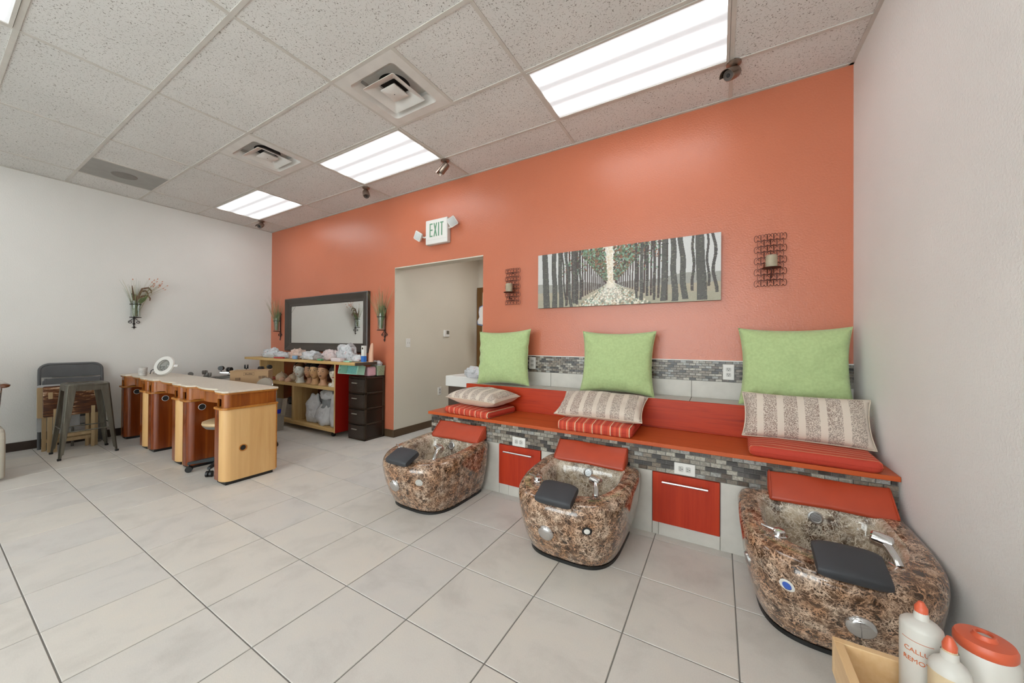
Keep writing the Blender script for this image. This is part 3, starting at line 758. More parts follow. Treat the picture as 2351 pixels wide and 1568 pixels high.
def make_tub(label, x, btn, knob, mirror=False):
    t = thing('pedicure_tub', label, 'pedicure tub', (x, TY, 0), 0, 'brown marbled pedicure tubs')
    build(MB().loft([ringpts(r_) for r_ in TUB[:11]], True, False), 'shell', m_marble, t, True, ang=60)
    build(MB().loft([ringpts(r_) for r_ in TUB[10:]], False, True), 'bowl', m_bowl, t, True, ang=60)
    o = outline(.260, -.0, -.594, 7, 3.4)
    build(MB().prism(o, 0, .017), 'base_skirt', m_black, t)
    # outlets and fittings
    b = MB(); disc(b, (0, -.124, .352), (0, -1, .22), [(.030, -.004), (.030, .003), (.024, .006), (.021, .003), (.0001, .003)])
    dr = build(b, 'drain_grille', m_steel, t, True)
    b = MB()
    for k in range(-3, 4): b.box(-math.sqrt(.019**2-(k*.005)**2), math.sqrt(.019**2-(k*.005)**2), k*.005-.001, k*.005+.001, .003, .0045, Matrix.Translation((0, -.124, .352)) @ Vector((0, -1, .22)).to_track_quat('Z', 'Y').to_matrix().to_4x4())
    build(b, 'slots', m_dark, dr)['kind'] = 'stuff'
    b = MB().lathe([(.03, .1535), (.03, .158), (.02, .160), (.0001, .160)], 20, T(.02, -.34, 0)); build(b, 'floor_drain', m_steel, t, True)
    # mixer lever on the left rim
    mx = (-.190, -.50)
    b = MB().lathe([(.030, .375), (.030, .392), (.025, .395), (.024, .410), (.019, .416), (.0001, .418)], 20, T(*mx, -.006))
    mv = build(b, 'mixer_valve', m_chrome, t, True)
    b = MB().tube([(mx[0]-.01, mx[1], .404), (mx[0]-.045, mx[1]+.005, .409), (mx[0]-.062, mx[1]+.01, .412)], [.007, .0055, .005], 8); build(b, 'lever', m_chrome, mv, True)
    # swan-neck sprayer on the right front of the bowl
    fx, fy = .172, -.525
    b = MB().box(-.016, .016, -.028, .028, 0, .010, T(fx, fy, .372) @ R('Z', 25)); fc = build(b, 'spray_faucet', m_chrome, t, bevel=.004)
    build(MB().tube([(fx, fy, .378), (fx-.004, fy+.015, .398), (fx-.014, fy+.048, .420), (fx-.022, fy+.070, .430)], [.015, .014, .015, .016], 12), 'faucet_neck', m_chrome, fc, True)
    hdm = T(fx-.026, fy+.080, .432) @ Vector((-.75, .25, .12)).to_track_quat('Z', 'Y').to_matrix().to_4x4()
    build(MB().lathe([(.018, -.034), (.027, -.028), (.029, .0), (.027, .028), (.020, .034)], 20, hdm), 'spray_head', m_chrome, fc, True)
    # control knob and push button on the front
    p, nr = tub_front(knob[0], knob[1]); b = MB(); disc(b, p, nr, [(.045, -.01), (.045, .004), (.040, .016), (.030, .021), (.0001, .022)], 28)
    build(b, 'jet_knob', m_chrome, t, True, ang=50)
    p, nr = tub_front(btn[0], btn[1]); b = MB(); disc(b, p, nr, [(.026, -.006), (.026, .003), (.020, .005), (.0165, .003)], 24)
    bz = build(b, 'button_bezel', btn[3], t, True)
    b = MB(); disc(b, p+nr*.002, nr, [(.016, 0), (.015, .003), (.0001, .004)], 20); build(b, 'button', btn[2], bz, True)
    p, nr = tub_front(-.30, .24); b = MB(); disc(b, p, nr, [(.03, -.004), (.03, .004), (.018, .007), (.0001, .006)], 20); build(b, 'side_jet', m_steel, t, True)
    # padded foot rest bridging the front rim
    pts = []
    W, Lp, Th = .100, .075, .054
    b = MB(); rings = []
    for k in range(13):
        u = -1+2*k/12; x_ = u*W; e = (1-abs(u)**6)
        ring = []
        for kk in range(20):
            a = 2*PI*kk/20; c, s = math.cos(a), math.sin(a)
            ring.append((x_, math.copysign(abs(c)**.45, c)*Lp*(1-.05*abs(u)**4)*(.93+.07*e), math.copysign(abs(s)**.5, s)*Th/2*(.62+.38*e) - .004*u*u))
        rings.append(ring)
    mpad = T(0, -.667, .408) @ R('X', 22)
    build(MB().loft(rings, True, True, True, mpad), 'footrest_pad', m_pad, t, True, ang=50)
    build(MB().box(-.05, .05, -.05, .05, -.045, -.015, mpad), 'pad_bracket', m_black, t)
    return t
make_tub('brown marbled pedicure tub farthest from the right wall, nearest the doorway', TUBX[0], (.17, .26, m_whitedk, m_whitedk), (-.05, .20))
make_tub('middle brown marbled pedicure tub between the two red drawers', TUBX[1], (.17, .255, m_white, m_black), (-.05, .19))
make_tub('largest brown marbled pedicure tub against the right wall with blue button', TUBX[2], (-.185, .265, m_bluebtn, m_white), (.02, .20))

# red vinyl leg cushions: triangular wedges leaning on the bench front
def make_wedge(label, x0, x1):
    t = thing('leg_cushion', label, 'cushion', ((x0+x1)/2, BY-.008, .42), 0, 'red vinyl leg cushions')
    hw = (x1-x0)/2
    prof = [(0, 0), (-.115, -.022), (-.122, -.010), (-.118, .004), (-.012, .098), (0, .098)]
    rings = []
    for u in (-1, -.985, -.95, -.5, 0, .5, .95, .985, 1):
        k = {1: .93, .985: .985}.get(abs(u), 1.0)
        rings.append([(u*hw, y*k, z*k+.004*math.sin(u*9+y*40)*(abs(u) < .96)) for y, z in prof])
    build(MB().loft(rings), 'cushion', m_vinyl, t, True, bevel=.006, ang=50)
    for s in (-1, 1):
        b = MB().tube([(s*hw*.968, -.117, -.01), (s*hw*.97, -.123, .002), (s*hw*.97, -.066, .055), (s*hw*.97, -.012, .1005), (s*hw*.965, -.001, .1)], .0028, 6); build(b, 'piping', m_vinyl, t, True)
    return t
make_wedge('red vinyl wedge cushion over the tub nearest the doorway', -2.892, -2.398)
make_wedge('red vinyl wedge cushion over the middle tub', -1.75, -1.266)
make_wedge('red vinyl wedge cushion over the largest tub at the right', -.52, -.034)

# ------------------------------------------------------------------ pillows and seat cushions
def pillow_mb(hx_, hy_, th, pinch=.07, n=28, seed=0, wr=.006, ear=2.2, mid=2.0, pw=.42):
    """soft pillow in its local XY plane"""
    top, bot = [], []
    for j in range(n+1):
        for i in range(n+1):
            u, v = -1+2*i/n, -1+2*j/n
            u = math.copysign(abs(u)**.8, u); v = math.copysign(abs(v)**.8, v)
            x = hx_*u*(1-pinch*(1-abs(v)**ear)*abs(u)**1.5); y = hy_*v*(1-pinch*(1-abs(u)**ear)*abs(v)**1.5)
            f = max(0, (1-abs(u)**mid)*(1-abs(v)**mid))**pw
            nz = noise.noise(Vector((x*9+seed*7.1, y*9, seed)))*wr*1.4 + wr*.9*math.sin(18*math.atan2(y, x+1e-6)+seed)*(max(abs(u), abs(v))**4)*(f > 0)
            edge = 0 if f > 0 else 1
            top.append((x, y, th*f+nz*min(1, f*3))); bot.append((x, y, -th*f+nz*.6*min(1, f*3)))
    vs = top; fs = []; m_ = n+1; idx = list(range(m_*m_)); off = m_*m_
    def bi(i, j): return idx_b[j*m_+i]
    idx_b = []; extra = []
    for j in range(m_):
        for i in range(m_):
            if i in (0, n) or j in (0, n): idx_b.append(j*m_+i)
            else: idx_b.append(off+len(extra)); extra.append(bot[j*m_+i])
    vs = top + extra
    for j in range(n):
        for i in range(n):
            fs.append((j*m_+i, j*m_+i+1, (j+1)*m_+i+1, (j+1)*m_+i))
            fs.append((bi(i, j), bi(i, j+1), bi(i+1, j+1), bi(i+1, j)))
    b = MB(); b.v = vs; b.f = fs; return b
def edge_loop(hx_, hy_, pinch, ear=2.2, n=16):
    p = []
    for s in range(4):
        for k in range(n):
            a = -1+2*k/n
            u, v = [(a, -1), (1, a), (-a, 1), (-1, -a)][s]
            u = math.copysign(abs(u)**.8, u); v = math.copysign(abs(v)**.8, v)
            p.append((hx_*u*(1-pinch*(1-abs(v)**ear)*abs(u)**1.5), hy_*v*(1-pinch*(1-abs(u)**ear)*abs(v)**1.5), 0))
    return p + [p[0]]
def place(o, loc, rx, ry=0, rz=0):
    o.location = loc; o.rotation_euler = Euler((math.radians(rx), math.radians(ry), math.radians(rz)), 'XYZ')
# green pillows: lean against the wall on the tiled ledge
GP = [('leftmost green square pillow leaning beside the doorway', -2.565, .295, .268, 7, -2, 1), ('middle green square pillow leaning on the tiled ledge', -1.475, .298, .258, 7, .5, 2), ('rightmost green square pillow, behind the upright striped pillow', -.335, .30, .265, 8, 0, 3)]
for lab, x, hx_, hy_, tilt, rl, sd in GP:
    t = thing('green_pillow', lab, 'pillow', (x, -.175, .805), 0, 'green square pillows')
    mm = T(0, 0, hy_*.985) @ R('Y', rl) @ R('X', 90-tilt)
    b = pillow_mb(hx_, hy_, .085, .095, 34, sd, .009); b.v = [tuple(mm @ Vector(p)) for p in b.v]
    build(b, 'pillow_body', m_green, t, True, ang=80)
    b = MB().tube([mm @ Vector(p) for p in edge_loop(hx_, hy_, .095)], .002, 5, False); build(b, 'seam', m_green, t, True)
# seat cushions
m_str_y = stripe_cushion('red_striped_fabric', 'X', .0615); m_str_x = stripe_cushion('red_striped_fabric_lengthwise', 'Y', .045)
def seat_cushion(label, x, y, hw, hd, th, rz, mat, seed):
    t = thing('seat_cushion', label, 'seat cushion', (x, y, .586), math.radians(rz), 'red striped seat cushions')
    n = 26; prof = []
    rings = []
    for z, k in ((0, .94), (.012, .99), (th*.45, 1.0), (th*.8, .995), (th*.97, .965), (th*1.0, .92)):
        ring = []
        for px, py in rr(hw*k, hd*k, .03, 5):
            ring.append((px, py, z + .003*math.sin(px*14+seed)+.002*math.sin(py*17)))
        rings.append(ring)
    b = MB().loft(rings, True, False)
    # top grid
    nn = len(rings[0]); o = len(b.v)
    b.v += [(p[0]*.6, p[1]*.6, th*1.10+.003*math.sin(p[0]*20)) for p in rings[-1]]; b.v.append((0, 0, th*1.13))
    base = (len(rings)-1)*nn
    for k in range(nn):
        k2 = (k+1) % nn; b.f.append((base+k, base+k2, o+k2, o+k)); b.f.append((o+k, o+k2, o+nn))
    build(b, 'cushion_body', mat, t, True, ang=80)
    loop = [(px, py, th*.5+.003*math.sin(px*14+seed)) for px, py in rr(hw*1.003, hd*1.003, .03, 5)]
    build(MB().tube(loop+[loop[0]], .002, 5, False), 'piping', mat, t, True)
    return t
seat_cushion('red striped seat cushion at the doorway end of the bench', -2.60, -.515, .255, .205, .058, -6, m_str_y, 1)
seat_cushion('red striped seat cushion in the middle of the bench, under the leaning bolster', -1.512, -.512, .265, .215, .068, 2, m_str_y, 2)
seat_cushion('red seat cushion with lengthwise stripes by the right wall', -.325, -.522, .272, .205, .058, -2, m_str_x, 3)
m_bol = bolster_mat(.3); m_bolp = M('cream_piping', '#c9b9a6', .7)
def bolster(label, loc, hx_, hy_, th, rx, ry, rz, seed):
    t = thing('striped_pillow', label, 'pillow', loc, 0, 'beige striped bolster pillows')
    place(t, loc, rx, ry, rz)
    b = pillow_mb(hx_, hy_, th, .06, 30, seed, .006, 2.2, 2.4, .40)
    build(b, 'pillow_body', m_bol, t, True, ang=80)
    build(MB().tube(edge_loop(hx_*1.005, hy_*1.005, .06), .0035, 6, False), 'piping', m_bolp, t, True)
bolster('beige speckle-striped pillow lying flat nearest the doorway', (-2.60, -.475, .722), .29, .18, .075, 3, 0, -7, 4)
bolster('beige speckle-striped pillow tilted against the red riser in the middle', (-1.52, -.475, .742), .318, .15, .07, 27, 0, 1, 5)
bolster('beige speckle-striped pillow standing upright in the right corner', (-.322, -.430, .775), .300, .140, .07, 66, 0, -2, 6)

# ------------------------------------------------------------------ tree painting
PX0, PX1, PZ0, PZ1 = -2.258, -.740, 1.547, 2.058
def paint_picture():
    NX, NY = 520, 175
    A = np.zeros((NY, NX, 3)); rng = np.random.default_rng(4)
    def s(h): return np.array(srgb(h))
    V, U = np.meshgrid(np.linspace(0, 1, NY), np.linspace(0, 1, NX), indexing='ij')
    A[:] = s('#c8c7c4')
    hill = .40+.03*np.sin(U*9)+.015*np.sin(U*23+1)+.10*np.maximum(0, (np.abs(U-.5)-.42))*4
    A[V < hill] = s('#99978f')
    A[V < .28] = s('#a79c88'); A[V < .14] = s('#a09a86')
    nz = rng.normal(0, .02, (NY, NX, 1)); A += nz
    vp = np.array([.458, .395])
    AR = (PX1-PX0)/(PZ1-PZ0)
    def disc(u, v, r, col):
        m = ((U-u)*AR)**2 + (V-v)**2 < r*r; A[m] = col
    # path of pale leaves
    path = (V < vp[1]) & (np.abs(U-(vp[0]+(.06)*(vp[1]-V)*.5)) < .012+.50*(vp[1]-V))
    A[path] = s('#8d8272')
    for k in range(1500):
        v = vp[1]*(rng.random()**.8); w = .012+.50*(vp[1]-v); u = vp[0]+.03*(vp[1]-v)+w*rng.uniform(-1, 1)
        far = v/vp[1]; r = (.004+.016*(1-far))*rng.uniform(.7, 1.2)
        cc = ['#d9d0bf', '#c4b59c', '#b3bfae', '#e4ddd0', '#8c8a78', '#a08a70', '#6d7468'][rng.integers(0, 7)]
        c = s(cc)*(1-far*.6)+s('#ece6dc')*far*.6 if abs(u-vp[0]) < w*.55 else s(cc)
        disc(u, v, r, c)
    # glow above the vanishing point
    g = np.exp(-((U-vp[0]+.01*(V-.4))/.022)**2)[..., None]*((V > .3)[..., None])
    A[:] = A*(1-g*.9)+s('#e6ddcd')*g*.9
    for k in range(260):
        v = rng.uniform(.35, 1); u = vp[0]-.012*(v-.4)*2+rng.normal(0, .016)*(.5+v)
        disc(u, v, .012*rng.uniform(.5, 1.2), s(['#efe9dd', '#e0d3bf', '#d5c2a6', '#cfc0a8'][rng.integers(0, 4)]))
    # converging trunks
    def trunk(u0, u1, v0, v1, w0, w1, col, wob=0, tex=True):
        n = max(int((v1-v0)*NY*1.2), 4)
        for k in range(n):
            f = k/(n-1); v = v0+(v1-v0)*f; u = u0+(u1-u0)*f + wob*math.sin(f*9+u0*40); ww = w0+(w1-w0)*f
            j = int(round(v*(NY-1)))
            if not 0 <= j < NY: continue
            a, b = int((u-ww/2)*NX), int((u+ww/2)*NX)+1
            a = max(a, 0); b = min(b, NX)
            if b <= a: continue
            A[j, a:b] = col*(1+rng.normal(0, .10, (b-a, 1)))
            if b-a > 2: A[j, b-1] = col*.55; A[j, a] = col*.75
            if tex and rng.random() < .30 and b-a > 5:
                q = rng.integers(a, b-2); A[j, q:q+rng.integers(2, 6)] = s(['#2c2a28', '#6c755a', '#8b8474', '#3a3936'][rng.integers(0, 4)])
    for side in (-1, 1):
        for k in range(21):
            f = (k+1)/21; off = .022+.24*f**1.6
            u = vp[0]+side*off*(1.0 if side < 0 else 1.12)
            v0 = vp[1]-.34*f**1.5-.02; h = .50+.5*f
            trunk(u, u+side*.004, v0, min(1, vp[1]+h*f**.7+.05), (.0025+.0085*f**1.4), .002+.006*f, s('#463c3a')*(1.2-.3*f) + s('#7a4d3a')*.12, 0, f > .6)
    # foliage of both rows
    cols = [s(c) for c in ('#56684c', '#72805e', '#6f8a78', '#7a664e', '#8a5a44', '#443f38', '#7f9a84', '#5c4a40')]
    for side in (-1, 1):
        for k in range(950):
            v = rng.uniform(.42, 1.0); f = (v-.38)/.62
            inner = .016+.010*f; outer = .02+(.165 if side < 0 else .20)*f**.9
            u = vp[0]-.012*(v-.4)+side*rng.uniform(inner, outer)
            disc(u, v, rng.uniform(.008, .02)*(.5+.7*f), cols[rng.integers(0, 8)]*rng.uniform(.75, 1.15))
        for k in range(120):
            v = rng.uniform(.55, 1.0); u = vp[0]+side*(rng.uniform(.14, .30)); disc(u, v, rng.uniform(.008, .016), cols[rng.integers(0, 8)])
    # big nearest trunks
    big = s('#54514c')
    for u0, u1, v0, w_, wob in ((.062, .047, 0, .044, 0), (.118, .108, 0, .034, .002), (.158, .148, 0, .028, .002), (.188, .163, .02, .010, .003), (.222, .188, .0, .018, .004), (.243, .238, .06, .020, .002), (.262, .250, .04, .013, .002), (.285, .272, .12, .014, .004),
                                (.625, .628, .06, .018, .001), (.600, .598, .10, .012, 0), (.655, .652, .12, .012, 0), (.690, .690, .05, .010, .002), (.738, .745, .03, .028, .002), (.715, .72, .15, .007, 0), (.792, .782, .02, .030, .003), (.838, .820, .04, .028, .004), (.875, .878, .16, .012, .004), (.918, .905, .02, .046, .001), (.945, .94, .22, .010, .004), (.975, .968, .12, .014, .007)):
        trunk(u0, u1, v0, 1.0, w_*.95, w_*.80, big if w_ > .016 else s('#4d4643'), wob)
    A = np.clip(A, 0, 1)
    vs = [(PX0+(PX1-PX0)*i/(NX-1), PZ0+(PZ1-PZ0)*j/(NY-1)) for j in range(NY) for i in range(NX)]
    return NX, NY, vs, A
pt = thing('wall_painting', 'wide canvas painting of a path between rows of birch trees', 'painting', ((PX0+PX1)/2, 0, PZ0))
build(MB().box(PX0, PX1, -.036, -.002, PZ0, PZ1), 'canvas', M('canvas_edge', '#8d8a82', .8), pt, world=True)
NX, NY, vs2, A = paint_picture()
b = MB(); b.v = [(x, -.0372, z) for x, z in vs2]; b.f = [(j*NX+i, j*NX+i+1, (j+1)*NX+i+1, (j+1)*NX+i) for j in range(NY-1) for i in range(NX-1)]
mpic, nt, bs_ = newmat('brushed_tree_picture'); at = nt.nodes.new('ShaderNodeAttribute'); at.attribute_name = 'paint'; Lk(nt, at.outputs['Color'], bs_.inputs['Base Color']); bs_.inputs['Roughness'].default_value = .5
nz = N(nt, 'ShaderNodeTexNoise', Scale=180.0, Detail=3.0); Lk(nt, coords(nt), nz.inputs['Vector']); bump(nt, bs_, nz.outputs['Fac'], .25, .003)
pic = build(b, 'picture', mpic, pt, world=True)
ca = pic.data.attributes.new('paint', 'FLOAT_COLOR', 'POINT'); buf = np.ones((NX*NY, 4), dtype=np.float32); buf[:, :3] = A.reshape(-1, 3); ca.data.foreach_set('color', buf.ravel())

# ------------------------------------------------------------------ scroll-work candle sconces
def spiral(c, r0, a0, turns, sgn, n=14):
    return [(c[0]+r0*(1-.62*k/n)*math.cos(a0+sgn*2*PI*turns*k/n), c[1]+r0*(1-.62*k/n)*math.sin(a0+sgn*2*PI*turns*k/n)) for k in range(n+1)]
def make_sconce(label, x, z0, w_, h_):
    t = thing('candle_sconce', label, 'wall sconce', (x, 0, z0), 0, 'scroll-work candle sconces')
    nx, nz_ = 5, 9; b = MB(); cw, ch = w_/nx, h_/nz_
    def dep(px): return -.022 - .018*(1-(2*px/w_)**2)
    for j in range(nz_):
        for i in range(nx):
            cx, cz = -w_/2+(i+.5)*cw, (j+.5)*ch
            if j % 2 and i == nx-1: continue
            if j % 2: cx += cw/2
            for s in (-1, 1):                                  # heart of two facing C-scrolls
                arc = [(cx+s*cw*.27+cw*.30*math.cos(t_)*s, cz+ch*.58*math.sin(t_)) for t_ in [math.radians(-150+300*k/14) for k in range(15)]]
                curl = [(cx+s*cw*(.10+.05*k), cz+ch*(.24-.10*k)) for k in range(3)]
                b.tube([(p[0], dep(p[0]), p[1]) for p in arc+curl], .0018, 4)
    build(b, 'scroll_grille', m_bronze, t, True)
    for zz in (h_*.12, h_*.88):
        build(MB().cyl((0, -.001, zz), (0, dep(0), zz), .004, n=8), 'standoff', m_bronze, t, True)
    build(MB().tube([(0, dep(0), h_*.16), (0, -.075, h_*.14), (0, -.095, h_*.22), (0, -.095, h_*.31)], .005, 8), 'arm', m_bronze, t, True)
    build(MB().lathe([(.02, .305*h_), (.052, .312*h_), (.055, .325*h_), (.050, .325*h_), (.0001, .32*h_)], 24, T(0, -.095, 0)), 'candle_dish', m_bronze, t, True)
    build(MB().lathe([(.031, .325*h_), (.034, .33*h_), (.034, .545*h_), (.031, .56*h_), (.012, .55*h_)], 24, T(0, -.095, 0)), 'candle', m_candle, t, True)
    build(MB().cyl((0, -.095, .565*h_), (0.001, -.095, .60*h_), .0012, n=6), 'wick', m_dark, t)
make_sconce('bronze scroll-work candle sconce right of the tree painting', -.441, 1.63, .182, .365)
make_sconce('bronze scroll-work candle sconce between the doorway and the tree painting', -2.55, 1.60, .172, .362)

# ------------------------------------------------------------------ exit sign
def text_mb(txt, size, depth, align='CENTER'):
    cu = bpy.data.curves.new('txt', 'FONT'); cu.body = txt; cu.size = size; cu.extrude = depth; cu.align_x = align; cu.align_y = 'CENTER'; cu.resolution_u = 3
    o = bpy.data.objects.new('txt', cu); C.objects.link(o); dg = bpy.context.evaluated_depsgraph_get(); dg.update()
    me = bpy.data.meshes.new_from_object(o.evaluated_get(dg)); b = MB(); b.v = [tuple(v.co) for v in me.vertices]; b.f = [tuple(p.vertices) for p in me.polygons]
    bpy.data.objects.remove(o); bpy.data.curves.remove(cu); bpy.data.meshes.remove(me); return b
EX, EZ, ED = -3.545, 2.487, .065
t = thing('exit_sign', 'white emergency exit sign with green letters and two lamp heads', 'exit sign', (EX, 0, EZ-.14))
t['label'] = 'white emergency exit sign with green EXIT letters above the doorway'
build(MB().box(-.165, .165, -ED, -.001, .0, .285, T(0, 0, 0)), 'housing', m_white, t, bevel=.012, seg=3)
build(MB().box(-.150, .150, -ED-.0012, -ED+.002, .05, .0515), 'panel_seam', m_whitedk, t)
def letters():
    hgt, z0, dpt = .155, .085, .0015; out = []; y0, y1 = -ED-dpt, -ED+.002
    wd = [.045, .055, .016, .050]; gap = .014; x = -.098
    def bar(b, x0, x1, z_0, z_1): b.box(x0, x1, y0-.00025*(len(b.v)//8), y1, z_0, z_1)
    e = MB(); bar(e, x, x+.014, z0, z0+hgt)
    for zz in (z0, z0+hgt/2-.007, z0+hgt-.014): bar(e, x, x+.045, zz, zz+.014)
    out.append(e); x += .045+gap
    xx = MB()
    for s in (0, 1):
        a, c = (x, x+.055) if s == 0 else (x+.055, x); k = .016 if s == 0 else -.016
        p = [(a, z0), (a+k, z0), (c, z0+hgt), (c-k, z0+hgt)]
        p = p if s == 0 else p[::-1]; xx.loft([[(q[0], y1, q[1]) for q in p], [(q[0], y0-.0003*s, q[1]) for q in p]])
    out.append(xx); x += .055+gap
    i = MB(); bar(i, x, x+.016, z0, z0+hgt); out.append(i); x += .016+gap
    tt = MB(); bar(tt, x, x+.050, z0+hgt-.014, z0+hgt); bar(tt, x+.018, x+.033, z0, z0+hgt); out.append(tt)
    return out
for L_ in letters(): build(L_, 'letter', m_exitg, t)
for s, mm in ((-1, T(-.255, -.085, .115) @ R('Z', 8) @ R('Y', 32) @ R('X', 12)), (1, T(.245, -.075, .205) @ R('Z', 38) @ R('Y', -35) @ R('X', 10))):
    arm = build(MB().tube([(s*.16, -.035, .16 if s > 0 else .11), (s*.20, -.04, .165 if s > 0 else .10), (mm @ Vector((0, .02, 0)))], .010, 8), 'lamp_arm', m_white, t, True)
    b = MB().loft([[(p[0], .035, p[1]) for p in rr(.03, .03, .01)], [(p[0], .015, p[1]) for p in rr(.045, .045, .01)], [(p[0], -.012, p[1]) for p in rr(.052, .052, .012)], [(p[0], -.018, p[1]) for p in rr(.049, .049, .012)]], True, True, True, mm)
    hd = build(b, 'lamp_head', m_white, t, True, ang=30)
    b = MB().loft([[(p[0], -.0185, p[1]) for p in rr(.042, .042, .01)], [(p[0], -.022, p[1]) for p in rr(.030, .030, .01)]], False, True, True, mm); build(b, 'lamp_lens', M('lamp_lens_grey', '#c3c6c4', .15), hd, True)

# ------------------------------------------------------------------ framed mirror
MX0, MX1, MZ0, MZ1, FW = -6.785, -4.752, 1.062, 1.889, .125
t = thing('wall_mirror', 'large mirror in a wide dark brown frame above the cabinet', 'mirror', ((MX0+MX1)/2, 0, MZ0))
prof = [(0, -.002), (0, -.045), (.012, -.052), (.035, -.046), (.07, -.030), (.10, -.022), (FW-.012, -.026), (FW, -.020), (FW, -.008)]
def rect(inset, y): return [(MX0+inset, y, MZ0+inset), (MX1-inset, y, MZ0+inset), (MX1-inset, y, MZ1-inset), (MX0+inset, y, MZ1-inset)]
cs = [(MX0, MZ0, 1, 1), (MX1, MZ0, -1, 1), (MX1, MZ1, -1, -1), (MX0, MZ1, 1, -1)]
for k in range(4):
    a, c = cs[k], cs[(k+1) % 4]
    b = MB().loft([[(a[0]+a[2]*i, y, a[1]+a[3]*i) for i, y in prof], [(c[0]+c[2]*i, y, c[1]+c[3]*i) for i, y in prof]], True, True)
    build(b, 'frame_rail', m_frame, t, True, world=True, ang=40)
build(MB().box(MX0+FW-.01, MX1-FW+.01, -.012, -.006, MZ0+FW-.01, MZ1-FW+.01), 'mirror_glass', m_mirror, t, world=True)

# ------------------------------------------------------------------ hall: sink, door, white panel
t = thing('hall_sink', 'white square laundry sink on a dark vanity behind the doorway', 'sink', (-3.30, .62, 0))
b = MB(); x0, x1, y0, y1 = -3.70, -2.75, .30, .95
b.loft([[(x0, y0, .665), (x1, y0, .665), (x1, y1, .665), (x0, y1, .665)], [(x0, y0, .795), (x1, y0, .795), (x1, y1, .795), (x0, y1, .795)], [(x0+.03, y0+.03, .795), (x1-.03, y0+.03, .795), (x1-.03, y1-.03, .795), (x0+.03, y1-.03, .795)],
        [(x0+.06, y0+.06, .70), (x1-.06, y0+.06, .70), (x1-.06, y1-.06, .70), (x0+.06, y1-.06, .70)]], True, True)
build(b, 'basin', m_sink, t, bevel=.01, world=True)
build(MB().box(-3.675, -2.78, .33, .93, 0, .664), 'vanity', m_vanity, t, world=True)
build(MB().tube([(-3.0, .88, .79), (-3.0, .88, .95), (-3.0, .80, 1.0), (-3.0, .72, .96)], .012, 10), 'tap', m_chrome, t, True, world=True)
def lump(c, rx, ry, rz, seed, rough=.25, freq=3.0, n=26, k=16, flat=True):
    b = MB(); vs = []; fs = []
    for i in range(k+1):
        a = PI*i/k
        for j in range(n):
            q = 2*PI*j/n; d_ = Vector((math.sin(a)*math.cos(q), math.sin(a)*math.sin(q), -math.cos(a)))
            f = 1 + rough*noise.noise(d_*freq+Vector((seed*3.7, seed, 0))) + rough*.5*abs(noise.noise(d_*freq*2.7+Vector((seed, 0, seed*2))))
            z = d_.z*f*rz
            if flat: z = max(z, -rz*.62)
            vs.append((c[0]+d_.x*f*rx, c[1]+d_.y*f*ry, c[2]+z))
    for i in range(k):
        for j in range(n): fs.append((i*n+j, i*n+(j+1) % n, (i+1)*n+(j+1) % n, (i+1)*n+j))
    b.v = vs; b.f = fs; return b
tag(build(lump((-3.18, .215, .85), .14, .055, .08, 12, .3, 3), 'plastic_bag', m_film, None, True), 'crumpled clear plastic bag beside the sink and the leftmost green pillow', 'plastic bag')
d = struct(build(MB().box(-4.18, -3.40, HY-.03, HY-.002, 0, 2.05), 'door_1', m_doorp))
f = MB().box(-4.275, -4.18, HY-.05, HY-.001, 0, 2.135); build(f, 'door_casing', m_doorf, d)
build(MB().box(-3.40, -3.305, HY-.05, HY-.001, 0, 2.135), 'door_casing', m_doorf, d)
build(MB().box(-4.18, -3.40, HY-.05, HY-.001, 2.05, 2.135), 'door_casing', m_doorf, d)
build(MB().sphere((-3.48, HY-.07, 1.0), .03, 12, 8), 'door_handle', m_steel, d, True)
t = thing('wall_panel', 'white rounded panel with a blue rim hanging in the back hall', 'wall panel', (-3.93, HY, 1.49))
pl = [(0.0, .0), (.10, -.02), (.30, -.02), (.34, .02), (.34, .27), (.30, .31), (.10, .31), (.035, .28), (.02, .20), (.035, .12), (-.005, .06)]
ctr = (.17, .14)
def sh_(k, y): return [(ctr[0]+(p[0]-ctr[0])*k-.12, y, ctr[1]+(p[1]-ctr[1])*k) for p in pl]
build(MB().loft([sh_(1, -.36), sh_(1, -.33)]), 'rim', m_bluerim, t, bevel=.008)
build(MB().loft([sh_(.90, -.361), sh_(.88, -.372)]), 'face', m_white, t, bevel=.004)
build(MB().cyl((.08, -.335, .14), (.08, -.0, .14), .015), 'bracket', m_steel, t)

